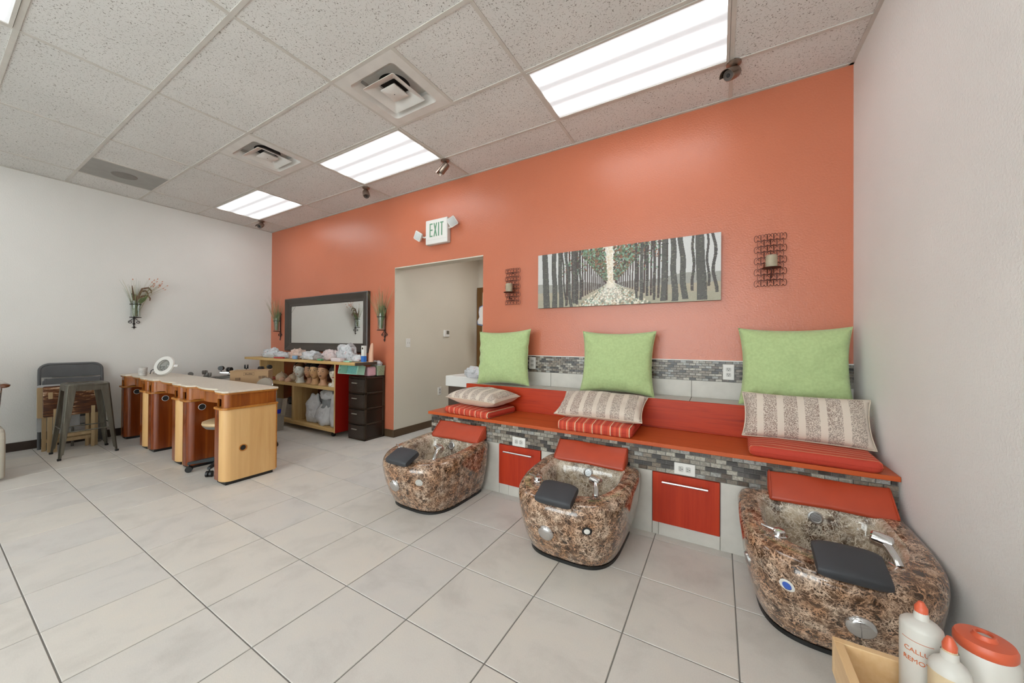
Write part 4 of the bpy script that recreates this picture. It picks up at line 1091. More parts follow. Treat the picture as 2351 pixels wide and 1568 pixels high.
# ------------------------------------------------------------------ manicure tables
TW = .96; TT = .79
def make_table():
    t = thing('manicure_table', 'x', 'manicure table', (0, 0, 0), 0, 'manicure tables in a row')
    hw = TW/2 - .002; dp = .43
    # plan of the top: straight sides, front bulges over both pedestals and in the knee space
    pl = [(hw, dp), (-hw, dp), (-hw, .035), (-hw+.012, .012), (-hw+.035, 0), (-hw+.17, 0), (-hw+.20, .01), (-hw+.225, .055)]
    for k in range(1, 12):
        u = -1+2*k/12; pl.append((u*(hw-.225), .055-.042*(1-u*u)+.010))
    pl += [(hw-.225, .055), (hw-.20, .01), (hw-.17, 0), (hw-.035, 0), (hw-.012, .012), (hw, .035)]
    def sc(k): return [(x*(1-k/hw), y+k if y < .3 else y-k) for x, y in pl]
    build(MB().prism(sc(0), TT-.016, TT), 'tabletop', m_stone, t, bevel=.003)
    build(MB().prism(sc(.006), TT-.030, TT-.016), 'top_edging', m_cherry_l, t)
    inn = [p for p in sc(.02)]
    ap = [p for p in inn if abs(p[0]) < hw-.205 and p[1] < .3]
    b = MB(); b.loft([[(x, y+.012, TT-.13) for x, y in ap] + [(x, y+.03, TT-.13) for x, y in ap[::-1]], [(x, y+.012, TT-.03) for x, y in ap] + [(x, y+.03, TT-.03) for x, y in ap[::-1]]])
    apr = build(b, 'drawer_front', m_cherry, t, True, ang=40)
    q = ap[-2]; build(MB().sphere((q[0]-.03, q[1]+.008, TT-.075), .03, 14, 8, (1.3, .35, .55)), 'drawer_pull', m_white, apr, True)
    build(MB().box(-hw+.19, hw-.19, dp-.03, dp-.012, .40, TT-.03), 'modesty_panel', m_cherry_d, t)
    for s in (-1, 1):
        xo, xi = s*(hw-.012), s*(hw-.198)               # outer and inner faces
        def P(f): return xo+(xi-xo)*f
        z0, z1, z2 = .028, .632, .650
        # dark recessed plinth
        build(MB().box(min(P(.08), P(.92)), max(P(.08), P(.92)), .03, dp-.03, 0, z0), 'plinth', m_black, t)
        r = .07; spl = .42 if s > 0 else .62            # share of the width covered by the maple shell, from outside
        spl = .50 if s > 0 else .34
        # maple outer shell
        pts = [(xo, dp-.012), (xo, r+.008)]
        for k in range(1, 7):
            a = PI/2*k/6; pts.append((xo-s*r*(1-math.cos(a)), .008+r-r*math.sin(a)))
        pts.append((P(spl), .008)); back = [(P(spl), .03), (xo-s*.03, .06), (xo-s*.018, dp-.012)]
        poly = pts+back
        if s > 0: poly = poly[::-1]
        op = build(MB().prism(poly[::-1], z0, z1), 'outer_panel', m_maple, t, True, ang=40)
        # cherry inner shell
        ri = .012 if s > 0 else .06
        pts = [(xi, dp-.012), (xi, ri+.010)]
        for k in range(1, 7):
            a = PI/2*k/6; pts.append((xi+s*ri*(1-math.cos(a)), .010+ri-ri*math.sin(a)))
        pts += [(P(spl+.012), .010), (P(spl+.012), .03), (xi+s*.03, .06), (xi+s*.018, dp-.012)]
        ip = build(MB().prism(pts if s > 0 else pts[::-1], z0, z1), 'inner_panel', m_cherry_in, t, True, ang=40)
        build(MB().box(min(P(.1), P(.9)), max(P(.1), P(.9)), dp-.03, dp-.012, z0, z1), 'back_panel', m_cherry, t)
        build(MB().box(*sorted((xo+s*.001, xo-s*.02)), dp-.014, dp-.004, z0+.01, z1), 'back_edging', m_cherry_l, t)
        # ledge trim
        tr = [(xo+s*.010, dp), (xo+s*.010, .03)]
        for k in range(1, 6):
            a = PI/2*k/5; tr.append((xo+s*.010-s*.045*(1-math.cos(a)), .03-.045*math.sin(a)+.008))
        tr2 = [(xi-s*.006, dp), (xi-s*.006, .03)]
        for k in range(1, 6):
            a = PI/2*k/5; tr2.append((xi-s*.006+s*.045*(1-math.cos(a)), .03-.045*math.sin(a)+.008))
        poly = tr+tr2[::-1]
        build(MB().prism(poly if s < 0 else poly[::-1], z1, z2), 'ledge_trim', m_cherry_l, t, bevel=.003)
        # upper box with an arched vent in front
        zt = TT-.030; a0, a1 = min(P(.03), P(.97)), max(P(.03), P(.97))
        so = MB(); so.box(*sorted((P(.03), P(.03)-s*.014)), .060, dp-.012, z2, zt); build(so, 'upper_side', m_cherry, t)
        build(MB().box(*sorted((P(.97), P(.97)+s*.014)), .060, dp-.012, z2, zt), 'upper_side', m_cherry, t)
        # front with rounded corners
        n = 8; cols = []
        xs_ = [P(.03)]
        front = []
        for k in range(n+1):
            a = PI/2*k/n; front.append((P(.03)-s*.052*(1-math.cos(a)), .012+.052-.052*math.sin(a)))
        front2 = []
        for k in range(n+1):
            a = PI/2*k/n; front2.append((P(.97)+s*.052*(1-math.cos(a)), .012+.052-.052*math.sin(a)))
        fr = MB()
        def strip(pp, za, zb):
            lo = [(x, y, za) for x, y in pp]+[(x, y+.012, za) for x, y in pp[::-1]]; hi = [(x, y, zb) for x, y in pp]+[(x, y+.012, zb) for x, y in pp[::-1]]
            fr.loft([lo, hi])
        vo = (P(.30), P(.74)) if s < 0 else (P(.70), P(.26))
        strip(front+[(vo[0] if abs(vo[0]-front[-1][0]) < abs(vo[1]-front[-1][0]) else vo[1], .012)], z2, zt)
        strip(front2+[(vo[1] if abs(vo[0]-front[-1][0]) < abs(vo[1]-front[-1][0]) else vo[0], .012)], z2, zt)
        va, vb = sorted(vo); arch = [(va, zt), (vb, zt), (vb, z2+.045)]
        for k in range(1, 8):
            a = PI*k/8; arch.append(((va+vb)/2+(vb-va)/2*math.copysign(abs(math.cos(a))**.5, math.cos(a)), z2+.045+.028*abs(math.sin(a))**.5))
        arch.append((va, z2+.045))
        fr.loft([[(x, .012, z) for x, z in arch], [(x, .024, z) for x, z in arch]])
        fp = build(fr, 'upper_front', m_cherry, t, True, ang=40)
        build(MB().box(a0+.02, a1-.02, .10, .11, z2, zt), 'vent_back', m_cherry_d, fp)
        # cable grommets
        if s > 0:
            mm = T(xo, .15, .292) @ R('Y', 90); gx = build(MB().lathe([(.030, -.004), (.030, .003), (.022, .004), (.022, -.0005)], 24, mm), 'grommet', m_cherry_l, t, True); build(MB().lathe([(.022, .0006), (.0001, .0006)], 20, mm, False, False), 'grommet_hole', m_dark, gx)
        else:
            mm = T(xi, .115, .575) @ R('Y', 90); gx = build(MB().lathe([(.030, -.004), (.030, .003), (.0265, .004), (.0265, .001)], 24, mm), 'grommet', m_white, t, True); build(MB().lathe([(.0265, .0012), (.0001, .0012)], 20, mm, False, False), 'grommet_hole', m_dark, gx)
    return t
tb = make_table()
TLAB = ['nearest manicure table with the large pale maple side panel', 'middle manicure table of the row, between the other two', 'farthest manicure table, behind the metal stool, with the mug on it']
for n in range(3):
    o = tb if n == 0 else dup(tb)
    o.location = (-4.27-TW/2-n*TW, -1.825, 0); o['label'] = TLAB[n]

# ------------------------------------------------------------------ rolling stools
def make_stool(height, seatm, basem, castm, rs=.17, rb=.27):
    t = thing('rolling_stool', 'x', 'stool', (0, 0, 0), 0, 'rolling stools')
    build(MB().lathe([(.06, height-.075), (rs*.86, height-.072), (rs*.98, height-.05), (rs*1.0, height-.045)], 32, cap1=False), 'seat_pan', m_greypl, t, True)
    build(MB().lathe([(rs*.96, height-.047), (rs*1.02, height-.035), (rs, height-.015), (rs*.8, height-.002), (rs*.4, height+.003), (.0001, height+.004)], 32), 'seat', seatm, t, True)
    build(MB().lathe([(.03, .09), (.03, .2), (.016, .21), (.016, height-.075)], 14), 'column', basem, t, True)
    hub = build(MB().lathe([(.045, .07), (.05, .10), (.035, .13)], 16), 'hub', basem, t, True)
    for k in range(5):
        a = 2*PI*k/5; d_ = Vector((math.cos(a), math.sin(a), 0)); q = R('Z', math.degrees(a))
        lg = MB(); lg.loft([[tuple(q @ Vector((.03, y, z))) for y, z in ((-.022, .075), (.022, .075), (.022, .115), (-.022, .115))], [tuple(q @ Vector((rb, y, z))) for y, z in ((-.014, .068), (.014, .068), (.014, .088), (-.014, .088))]])
        L2 = build(lg, 'leg', basem, t, bevel=.004)
        c = MB().cyl(d_*(rb-.012)+Vector((0, 0, .045)), d_*(rb-.012)+Vector((0, 0, .07)), .006, n=8)
        sd = Vector((-d_.y, d_.x, 0)); pc = d_*(rb-.012)+Vector((0, 0, .027))
        for s in (-1, 1):
            c2 = pc+sd*s*.014; c.cyl(c2-sd*.009, c2+sd*.009, .027, n=16)
        cc = build(c, 'caster', castm, L2, True)
    return t
m_caststeel = M('base_grey_black', '#23282a', .5)
st1 = make_stool(.465, m_tan, m_caststeel, m_black)
place(st1, (-4.83, -1.60, 0), 0, 0, 27); st1['label'] = 'tan rolling stool tucked under the nearest manicure table'
o = dup(st1, (-5.50, -1.52, 0), (0, 0, math.radians(-4)), 'tan rolling stool whose casters show between the nearest and middle tables')
o = dup(st1, (-6.49, -1.52, 0), (0, 0, math.radians(-2)), 'tan rolling stool whose casters show between the middle and farthest tables')
st2 = make_stool(.90, m_tan, m_steel, m_black, .16, .27)
place(st2, (-5.78, -1.02, .905), 180, 0, 12); st2['label'] = 'upturned stool with black casters behind the cardboard box'
st3 = make_stool(.80, m_beige, m_greypl, m_greypl, .16, .24)
place(st3, (-6.47, -1.10, .812), 180, 0, 40); st3['label'] = 'upturned stool with grey casters behind the farthest manicure table'
st4 = make_stool(.66, M('round_seat_beige', '#b5aa98', .5), m_steel, m_black, .12, .13)
place(st4, (-5.17, -1.10, 0), 0, 0, 66); st4['label'] = 'rolling stool with a round beige back cushion behind the nearest manicure table'
mm = T(0, .0, .708) @ R('Z', -38) @ R('X', 68) @ Matrix.Diagonal((.72, .72, .8, 1))
bk = build(MB().lathe([(.10, -.03), (.125, -.02), (.13, 0), (.12, .018), (.07, .028), (.0001, .03)], 32, mm), 'back_cushion', M('cushion_taupe', '#958b7d', .5), st4, True)
build(MB().torus(.128, .010, 32, 8, mm @ T(0, 0, -.012)), 'chrome_band', m_chrome, bk, True)

# cardboard box on a lower plain box
u = Vector((-5.20+5.41, -1.04+1.335, 0)); ang = math.atan2(u.y, u.x); Lb = u.length
bx = thing('cardboard_box', 'printed brown cardboard box behind the nearest manicure table', 'cardboard box', (-5.41, -1.335, .52), ang)
build(MB().box(0, Lb, 0, .26, 0, .355), 'carton', m_cardb, bx, bevel=.003)
build(MB().box(-.004, Lb+.006, -.005, .10, .352, .358), 'top_flap', m_cardb, bx)
def ink(x0, x1, z0, z1, bars=0):
    b = MB()
    if bars:
        rg = random.Random(bars); x = x0
        while x < x1:
            w_ = rg.uniform(.002, .006); b.box(x, min(x+w_, x1), -.0008, 0, z0, z1); x += w_+rg.uniform(.002, .005)
    else: b.box(x0, x1, -.0008, 0, z0, z1)
    build(b, 'print', m_ink, bx)['kind'] = 'stuff'
ink(.05, .10, .25, .28, 3); ink(.27, .345, .265, .295, 5); ink(.055, .085, .232, .236); ink(.285, .33, .245, .249)
b = MB().box(.125, .225, -.0006, 0, .334, .336).box(.125, .225, -.0006, 0, .300, .302).box(.125, .127, -.0006, 0, .302, .334).box(.223, .225, -.0006, 0, .302, .334)
build(b, 'print', m_ink, bx)
rg = random.Random(2); b = MB(); x = .14
while x < .21: b.box(x, x+.006, -.0008, 0, .312, .312+rg.uniform(.010, .016)); x += .009
build(b, 'print', m_ink, bx)['kind'] = 'stuff'
bx2 = thing('cardboard_box', 'plain cardboard box under the printed one, behind the manicure table', 'cardboard box', (-5.42, -1.33, 0), ang)
build(MB().box(.01, Lb-.01, .01, .28, 0, .519), 'carton', m_cardb, bx2, bevel=.003)

# ------------------------------------------------------------------ magnifier lamp, mug
t = thing('magnifier_lamp', 'round white magnifier lamp lying on the farthest manicure table', 'lamp', (-6.42, -1.60, TT))
mm = T(0, 0, .120) @ R('Z', 30) @ R('X', 70)
build(MB().lathe([(.062, -.012), (.070, -.020), (.108, -.016), (.118, 0), (.112, .016), (.075, .022), (.062, .012), (.062, -.012)], 40, mm, False, False), 'lamp_ring', m_white, t, True)
build(MB().lathe([(.0001, -.006), (.04, -.005), (.0625, 0), (.04, .005), (.0001, .006)], 32, mm, False, False), 'lens', glassy('lens_glass', (.75, .78, .77), .3), t, True)
build(MB().lathe([(.063, .010), (.063, .016), (.069, .020), (.069, .010)], 32, mm, False, False), 'lens_rim', m_greypl, t, True)
build(MB().box(.09, .16, -.014, .014, -.012, .006, mm), 'handle', m_white, t, bevel=.004)
build(MB().tube([(-.1, .02, .05), (-.16, .0, .075), (-.22, .02, .06), (-.26, .05, .02), (-.20, -.02, .012), (-.13, .03, .09), (-.22, .06, .10), (-.30, .02, .09), (-.34, -.03, .05), (-.30, -.05, .012)], .0045, 6), 'cord', m_black, t, True)
build(MB().tube([(-.10, .03, .06), (-.20, .04, .10), (-.26, .0, .07), (-.24, -.04, .02), (-.16, -.03, .015), (-.10, .0, .04)], .004, 6), 'arm_cable', m_greypl, t, True)
t = thing('coffee_mug', 'pale patterned mug on the farthest manicure table', 'mug', (-6.66, -1.73, TT))
build(MB().lathe([(.034, 0), (.038, .004), (.043, .10), (.041, .10), (.036, .008), (.0001, .008)], 28), 'cup', M('mug_ceramic', '#b9b4ae', .3, var=.25, vs=30), t, True)
build(MB().tube([(-.040, 0, .082), (-.060, 0, .078), (-.068, 0, .055), (-.060, 0, .03), (-.038, 0, .024)], .005, 8), 'handle', m_whitedk, t, True)

# ------------------------------------------------------------------ metal stool
t = thing('metal_stool', 'gunmetal stacking stool in front of the tray tables', 'stool', (-6.615, -2.188, 0), math.radians(0))
hs = .755
build(MB().loft([[(*p, hs-.05) for p in rr(.150, .150, .03, 5)], [(*p, hs-.012) for p in rr(.156, .156, .03, 5)], [(*p, hs) for p in rr(.148, .148, .03, 5)], [(*p, hs) for p in rr(.120, .120, .03, 5)], [(*p, hs-.008) for p in rr(.112, .112, .03, 5)]], False, True), 'seat', m_gun, t, True, ang=30)
for sx in (-1, 1):
    for sy in (-1, 1):
        top, bot = Vector((sx*.152, sy*.152, hs-.012)), Vector((sx*.208, sy*.208, 0))
        rings = []
        for f, w_ in ((0, .072), (.10, .068), (.5, .05), (.93, .032), (.935, .022), (1, .02)):
            p = top.lerp(bot, f)
            pts = [(p.x, p.y-sy*w_), (p.x-sx*.006, p.y-sy*w_), (p.x-sx*.008, p.y-sy*.010), (p.x-sx*.010, p.y-sy*.008), (p.x-sx*w_, p.y-sy*.006), (p.x-sx*w_, p.y), (p.x-sx*.012, p.y), (p.x, p.y-sy*.012)]
            rings.append([(x, y, p.z) for x, y in (pts if sx*sy > 0 else pts[::-1])])
        lg = build(MB().loft(rings), 'leg', m_gun, t, bevel=.003)
        build(MB().box(bot.x-.014-.008*sx, bot.x+.014-.008*sx, bot.y-.014-.008*sy, bot.y+.014-.008*sy, 0, .02), 'foot', m_black, lg, bevel=.003)
q = .178
for a, c, z in (((-q, -q), (q, -q), .30), ((q, -q), (q, q), .27), ((q, q), (-q, q), .30), ((-q, q), (-q, -q), .27)):
    build(MB().cyl((*a, z), (*c, z), .006, n=8), 'stretcher', m_gun, t, True)
for a, c in (((-.15, -.13), (-.15, .13)), ((.15, -.13), (.15, .13)), ((-.13, -.15), (.13, -.15)), ((-.13, .15), (.13, .15))):
    build(MB().box(min(a[0], c[0])-.004, max(a[0], c[0])+.004, min(a[1], c[1])-.004, max(a[1], c[1])+.004, hs-.075, hs-.02), 'apron', m_gun, t)

# ------------------------------------------------------------------ folding chair leaning flat on the left wall
t = thing('folding_chair', 'grey metal folding chair folded against the left wall', 'chair', (-7.17, -2.19, 0))
w0, w1 = -.235, .235
fr = [(.0, w0, .0), (-.02, w0, .5), (-.045, w0, .80)]
for k in range(1, 8):
    a = PI/2*k/7; fr.append((-.05, w0+.075*(1-math.cos(a)), .86+.075*math.sin(a)))
fr += [(-.05, -y, z) for (x, y, z) in fr[3:][::-1]] + [(-.045, w1, .80), (-.02, w1, .5), (0, w1, 0)]
build(MB().tube(fr, .014, 10), 'back_frame', m_greych, t, True)
pan = [(w0+.012, .79), (w0+.012, .87)]
for k in range(1, 6):
    a = PI/2*k/5; pan.append((w0+.012+.05*(1-math.cos(a)), .87+.05*math.sin(a)))
pan += [(-y, z) for y, z in pan[::-1]]
build(MB().loft([[(-.045, y, z) for y, z in pan], [(-.035, y, z) for y, z in pan]]), 'backrest', m_greych, t, bevel=.003)
build(MB().loft([[(.045, p[0], .55+p[1]) for p in rr(.225, .225, .04, 5)], [(.02, p[0], .55+p[1]) for p in rr(.225, .225, .04, 5)]]), 'seat', m_greych, t, bevel=.006)
for y in (-.20, .20):
    build(MB().tube([(.065, y, 0), (.055, y, .4), (.035, y, .78)], .011, 8), 'leg', m_greych, t, True)
    build(MB().box(.05, .08, y-.014, y+.014, 0, .025), 'foot', m_greypl, t)
for z in (.12, .24): build(MB().cyl((.06, -.20, z), (.06, .20, z), .007, n=8), 'stretcher', m_greych, t, True)
# white board and wooden tray tables leaning on it
t = thing('folding_tray', 'pale grey plastic tray board leaning beside the folding chair', 'board', (-7.07, -2.30, 0))
build(MB().loft([[(-.03, p[0], .46+p[1]) for p in rr(.155, .255, .02, 4)], [(-.012, p[0], .46+p[1]) for p in rr(.155, .255, .02, 4)]]), 'board', M('board_pale', '#b9bdc0', .4), t, bevel=.003)
for y in (-.10, .10): build(MB().cyl((-.02, y, 0), (-.02, y, .22), .012, n=8), 'leg', m_greypl, t, True)
wornm, nt, bs_ = newmat('worn_brown_varnish'); v = coords(nt, 'Object', (6, 4, 22)); nz = N(nt, 'ShaderNodeTexNoise', Scale=1.6, Detail=7.0, Roughness=.7, Distortion=.5); Lk(nt, v, nz.inputs['Vector'])
v2 = coords(nt, 'Object', (3, 3, 4)); n2 = N(nt, 'ShaderNodeTexNoise', Scale=1.3, Detail=2.0); Lk(nt, v2, n2.inputs['Vector'])
fq = mth(nt, 'MULTIPLY', nz.outputs['Fac'], mth(nt, 'ADD', mth(nt, 'MULTIPLY', n2.outputs['Fac'], .9), .55))
Lk(nt, ramp(nt, fq, [(.38, srgb('#3b1f10')), (.52, srgb('#5d3419')), (.57, srgb('#8a5c34')), (.63, srgb('#cdb49a'))]), bs_.inputs['Base Color']); bs_.inputs['Roughness'].default_value = .35
m_ltan = wood('tray_light_wood', '#a88d66', '#c2a981', None, .5, 'Z', 1.0)
def tray(label, x, yo, wornt, zc, dz):
    t = thing('tray_table', label, 'tray table', (x, yo, 0), 0, 'folded wooden tray tables')
    build(MB().loft([[(-.012, p[0], zc+p[1]) for p in rr(.215, .165, .012, 3)], [(.012, p[0], zc+p[1]) for p in rr(.215, .165, .012, 3)]], m=R('Y', -3)), 'tray_top', wornt, t, bevel=.003)
    for y in (-.165, .165):
        build(MB().box(-.035, -.018, y-.016, y+.016, 0, zc+.1), 'leg', m_ltan, t, bevel=.002)
        build(MB().box(.014, .030, y*.82-.014, y*.82+.014, .0, zc-.08), 'leg', m_ltan, t, bevel=.002)
    build(MB().box(-.036, -.018, -.15, .15, .09, .125), 'stretcher', m_ltan, t)
    build(MB().box(.014, .030, -.12, .12, .15, .18), 'stretcher', m_ltan, t)
tray('folded tray table with a worn dark brown top behind the metal stool', -6.915, -2.215, wornm, .545, 0)
tray('folded light wood tray table behind the worn brown one', -7.00, -2.245, m_ltan, .53, 0)

# ------------------------------------------------------------------ salon chair at the left edge
t = thing('salon_armchair', 'beige salon armchair with glossy brown armrest at the left edge', 'armchair', (-6.25, -3.06, 0))
for s in (1, -1):
    yy = .29*s
    prof = [(.26, 0.02), (.26, .36), (.235, .415), (.19, .44), (-.25, .44), (-.25, .02)]
    build(MB().loft([[(x, yy-.035, z) for x, z in prof], [(x, yy+.035, z) for x, z in prof]]), 'side_panel', m_beige, t, bevel=.02, seg=3)
    b = MB(); rings = []
    for x, hy_, hz in ((.29, .008, .006), (.28, .03, .018), (.25, .036, .022), (-.20, .036, .022), (-.25, .03, .018), (-.26, .01, .006)):
        rings.append([(x, yy+s*.02+hy_*math.cos(2*PI*k/16), .818+hz*math.sin(2*PI*k/16)) for k in range(16)])
    ar = build(MB().loft(rings), 'armrest', m_amber, t, True)
    build(MB().tube([(.12, yy+s*.01, .80), (.10, yy, .6), (.06, yy, .44)], .014, 10), 'arm_post', m_chrome, t, True)
build(MB().box(-.24, .24, -.255, .255, .30, .46), 'seat', m_beige, t, bevel=.04, seg=4)
build(MB().box(-.36, -.24, -.255, .255, .30, 1.05), 'backrest', m_beige, t, bevel=.04, seg=4)
build(MB().box(-.24, .24, -.25, .25, .0, .30), 'base', m_greypl, t)

# ------------------------------------------------------------------ vase sconces with grass
def make_vase(label, loc, nrm, kind):
    """nrm: direction away from the wall"""
    n = Vector(nrm); side = Vector((0, 0, 1)).cross(n)
    t = thing('vase_sconce', label, 'vase', loc, 0, 'wrought iron vase sconces')
    B = Matrix(((side.x, n.x, 0, 0), (side.y, n.y, 0, 0), (0, 0, 1, 0), (0, 0, 0, 1)))   # local: x sideways, y out of the wall, z up
    def bt(pts, r, name, m=m_iron, nn=6): return build(MB().tube([B @ Vector(p) for p in pts], r, nn), name, m, t, True)
    bt([(0, .006, -.19), (0, .008, .22)], .006, 'back_bar'); 
    for zz in (-.16, .20): build(MB().cyl(B @ Vector((0, 0, zz)), B @ Vector((0, .012, zz)), .012, n=10), 'wall_mount', m_iron, t, True)
    for s in (-1, 1):
        sp = [(s*(.004+.0), .012, -.085), (s*.018, .012, -.10), (s*.034, .012, -.118)] + [(s*p[0], .012, p[1]) for p in spiral((.036, -.138), .020, PI/2, 1.3, -1, 16)]
        bt(sp, .0032, 'scroll')
    bt([(0, .008, .22)] + [(p[0], .008, p[1]) for p in spiral((-.015, .225), .014, 0, 1.0, 1, 12)], .0032, 'scroll')
    star = MB()
    for k in range(8):
        a = PI*k/4; l_ = .026 if k % 2 == 0 else .016
        star.cyl(B @ Vector((0, .012, -.205)), B @ Vector((l_*math.cos(a), .012, -.205+l_*math.sin(a))), .0075, .001, 6)
    build(star, 'finial', m_iron, t, True)
    ctr = Vector((0, .065, 0))
    for zz in (-.078, .09):
        build(MB().torus(.052, .0045, 28, 6, B @ T(*ctr) @ T(0, 0, zz)), 'ring', m_iron, t, True); bt([(0, .008, zz), (0, .016, zz)], .004, 'ring_stub')
    build(MB().lathe([(.050, -.078), (.050, -.074)], 20, B @ T(*ctr)), 'ring_plate', m_iron, t, True)
    build(MB().lathe([(.044, -.073), (.046, -.070), (.046, .135), (.0435, .135), (.0435, -.066), (.0001, -.066)], 24, B @ T(*ctr), True, False), 'glass_vase', m_glass, t, True)
    rg = random.Random(len(label)); gb, gp = MB(), MB()
    nbl = 60 if kind == 'grass' else 34
    for k in range(nbl):
        a = rg.uniform(0, 2*PI); r0 = rg.uniform(0, .03); ln = rg.uniform(.20, .40) if kind == 'grass' else rg.uniform(.16, .36)
        sp = rg.uniform(.05, .8)*(1 if kind == 'grass' else .95); dx, dy = math.cos(a), math.sin(a)*.55+.15
        pts = []
        for q in range(6):
            f = q/5; pts.append(B @ (ctr + Vector((dx*(r0+sp*ln*f**1.5), dy*(r0+sp*ln*f**1.5), -.06+(.06+.14+ln*.85)*f - (.10*ln*f**3 if kind != 'grass' else 0)))))
        (gb if k % 3 else gp).tube(pts, [.0016*(1-.85*f/5)+.0003 for f in range(6)], 4)
    build(gb, 'grass_blades', m_grass, t, True)['kind'] = 'stuff'; build(gp, 'dry_grass_blades', m_grassp, t, True)['kind'] = 'stuff'
    if kind == 'grass':
        core = MB()
        for k in range(26):
            a = rg.uniform(0, 2*PI); ln = rg.uniform(.09, .18); r0 = rg.uniform(0, .03)
            core.tube([B @ (ctr+Vector((math.cos(a)*r0, math.sin(a)*r0, .05))), B @ (ctr+Vector((math.cos(a)*(r0+.012), math.sin(a)*(r0+.012), .12))), B @ (ctr+Vector((math.cos(a)*(r0+.05*ln*6*.3), math.sin(a)*(r0+.03), .12+ln)))], [.004, .0035, .0006], 4)
        build(core, 'leaf_clump', m_grass, t, True)['kind'] = 'stuff'
    else:
        for k in range(5):                                    # curled brown feathers
            s = [1, 1, 1, -1, 0][k]; hh = [.30, .26, .20, .33, .22][k]; xx = [.13, .10, .12, .035, .02][k]
            pts = [(0, 0, .08), (s*.01, .005, .16), (s*xx*.45, .01, hh), (s*xx*.9, .01, hh+.02), (s*xx*1.12, .01, hh-.015), (s*xx*1.1, .01, hh-.05)] if s > 0 else [(s*.0, 0, .08), (s*.02, .0, .18), (s*xx, 0, hh)]
            cp = [Vector(p) for p in pts]; fin = []
            for q in range(len(cp)-1):
                for f in range(4): fin.append(cp[q].lerp(cp[q+1], f/4))
            fin.append(cp[-1]); nn_ = len(fin)
            build(MB().tube([B @ (ctr+p) for p in fin], [.004+.010*math.sin(PI*i/(nn_-1))**.6*(.4+.6*(1-i/nn_)) for i in range(nn_)], 6), 'feather', m_brownleaf, t, True)
        lf = MB()
        for k in range(5): lf.tube([B @ (ctr+Vector(p)) for p in ((.005, .01, .06), (.035+.01*k, .015, .15), (.075+.012*k, .015, .19+.012*k))], [.004, .011, .001], 5)
        build(lf, 'green_leaves', m_grass, t, True)['kind'] = 'stuff'
        bd = MB(); stm = MB()
        for k in range(22):
            ex, ez = rg.uniform(.10, .30), 0; ez = .40-.25*abs(ex-.17)+rg.uniform(-.08, .05)
            if k == 0: ex, ez = -.03, .40
            p1 = ctr+Vector((ex, rg.uniform(.0, .06), ez)); p0 = ctr+Vector((ex*.1, .01, .10)); mid_ = p0.lerp(p1, .55)+Vector((0, 0, .02))
            stm.tube([B @ p0, B @ mid_, B @ p1], .0008, 4); dd = (p1-mid_).normalized()
            bd.tube([B @ p1, B @ (p1+dd*.010), B @ (p1+dd*.022)], [.002, .006, .001], 6)
        build(stm, 'stems', m_grassp, t, True)['kind'] = 'stuff'; build(bd, 'coral_buds', m_bud, t, True)['kind'] = 'stuff'
    return t
make_vase('vase sconce with feathers and coral buds on the left cream wall', (XL, -1.665, 1.585), (1, 0, 0), 'feather')
make_vase('vase sconce with grass on the orange wall left of the mirror', (-6.985, 0, 1.45), (0, -1, 0), 'grass')
make_vase('vase sconce with grass on the orange wall between mirror and doorway', (-4.46, 0, 1.44), (0, -1, 0), 'grass')

# ------------------------------------------------------------------ shelf cabinet on casters
CX0, CX1, CY0, CY1 = -6.76, -4.875, -.42, -.075
t = thing('shelf_cabinet', 'open wooden shelf cabinet with red side holding mannequin heads', 'cabinet', ((CX0+CX1)/2, (CY0+CY1)/2, 0))
def cb(name, x0, x1, y0, y1, z0, z1, m_): return build(MB().box(x0, x1, y0, y1, z0, z1), name, m_, t, bevel=.002, world=True)
cb('top_board', -7.12, -4.43, -.47, -.16, .928, .962, m_pine); cb('top_end_board', -4.43, -4.415, -.47, -.16, .928, .962, m_vanity)
cb('side_panel', CX0, CX0+.025, CY0, CY1, .062, .928, m_pine_v); cb('side_panel', CX1-.025, CX1-.002, CY0, CY1, .062, .928, m_pine_v); cb('red_side_skin', CX1-.002, CX1+.002, CY0+.002, CY1, .062, .928, m_redpanel)
cb('back_panel', CX0, CX1, CY1, CY1+.012, .062, .928, m_cherry_d)
cb('middle_shelf', CX0+.025, CX1-.025, CY0-.004, CY1, .592, .632, m_pine); cb('bottom_shelf', CX0+.025, CX1-.025, CY0-.004, CY1, .068, .115, m_pine)
cb('divider', -5.86, -5.80, CY0, CY1, .115, .592, m_pine_v)
for x in (CX0+.08, CX1-.10):
    for y in (CY0+.05, CY1-.05):
        c = MB().cyl((x-.009, y, .027), (x+.009, y, .027), .027, n=18); c.box(x-.014, x+.014, y-.02, y+.02, .05, .066)
        build(c, 'caster', m_black, t, True, world=True)
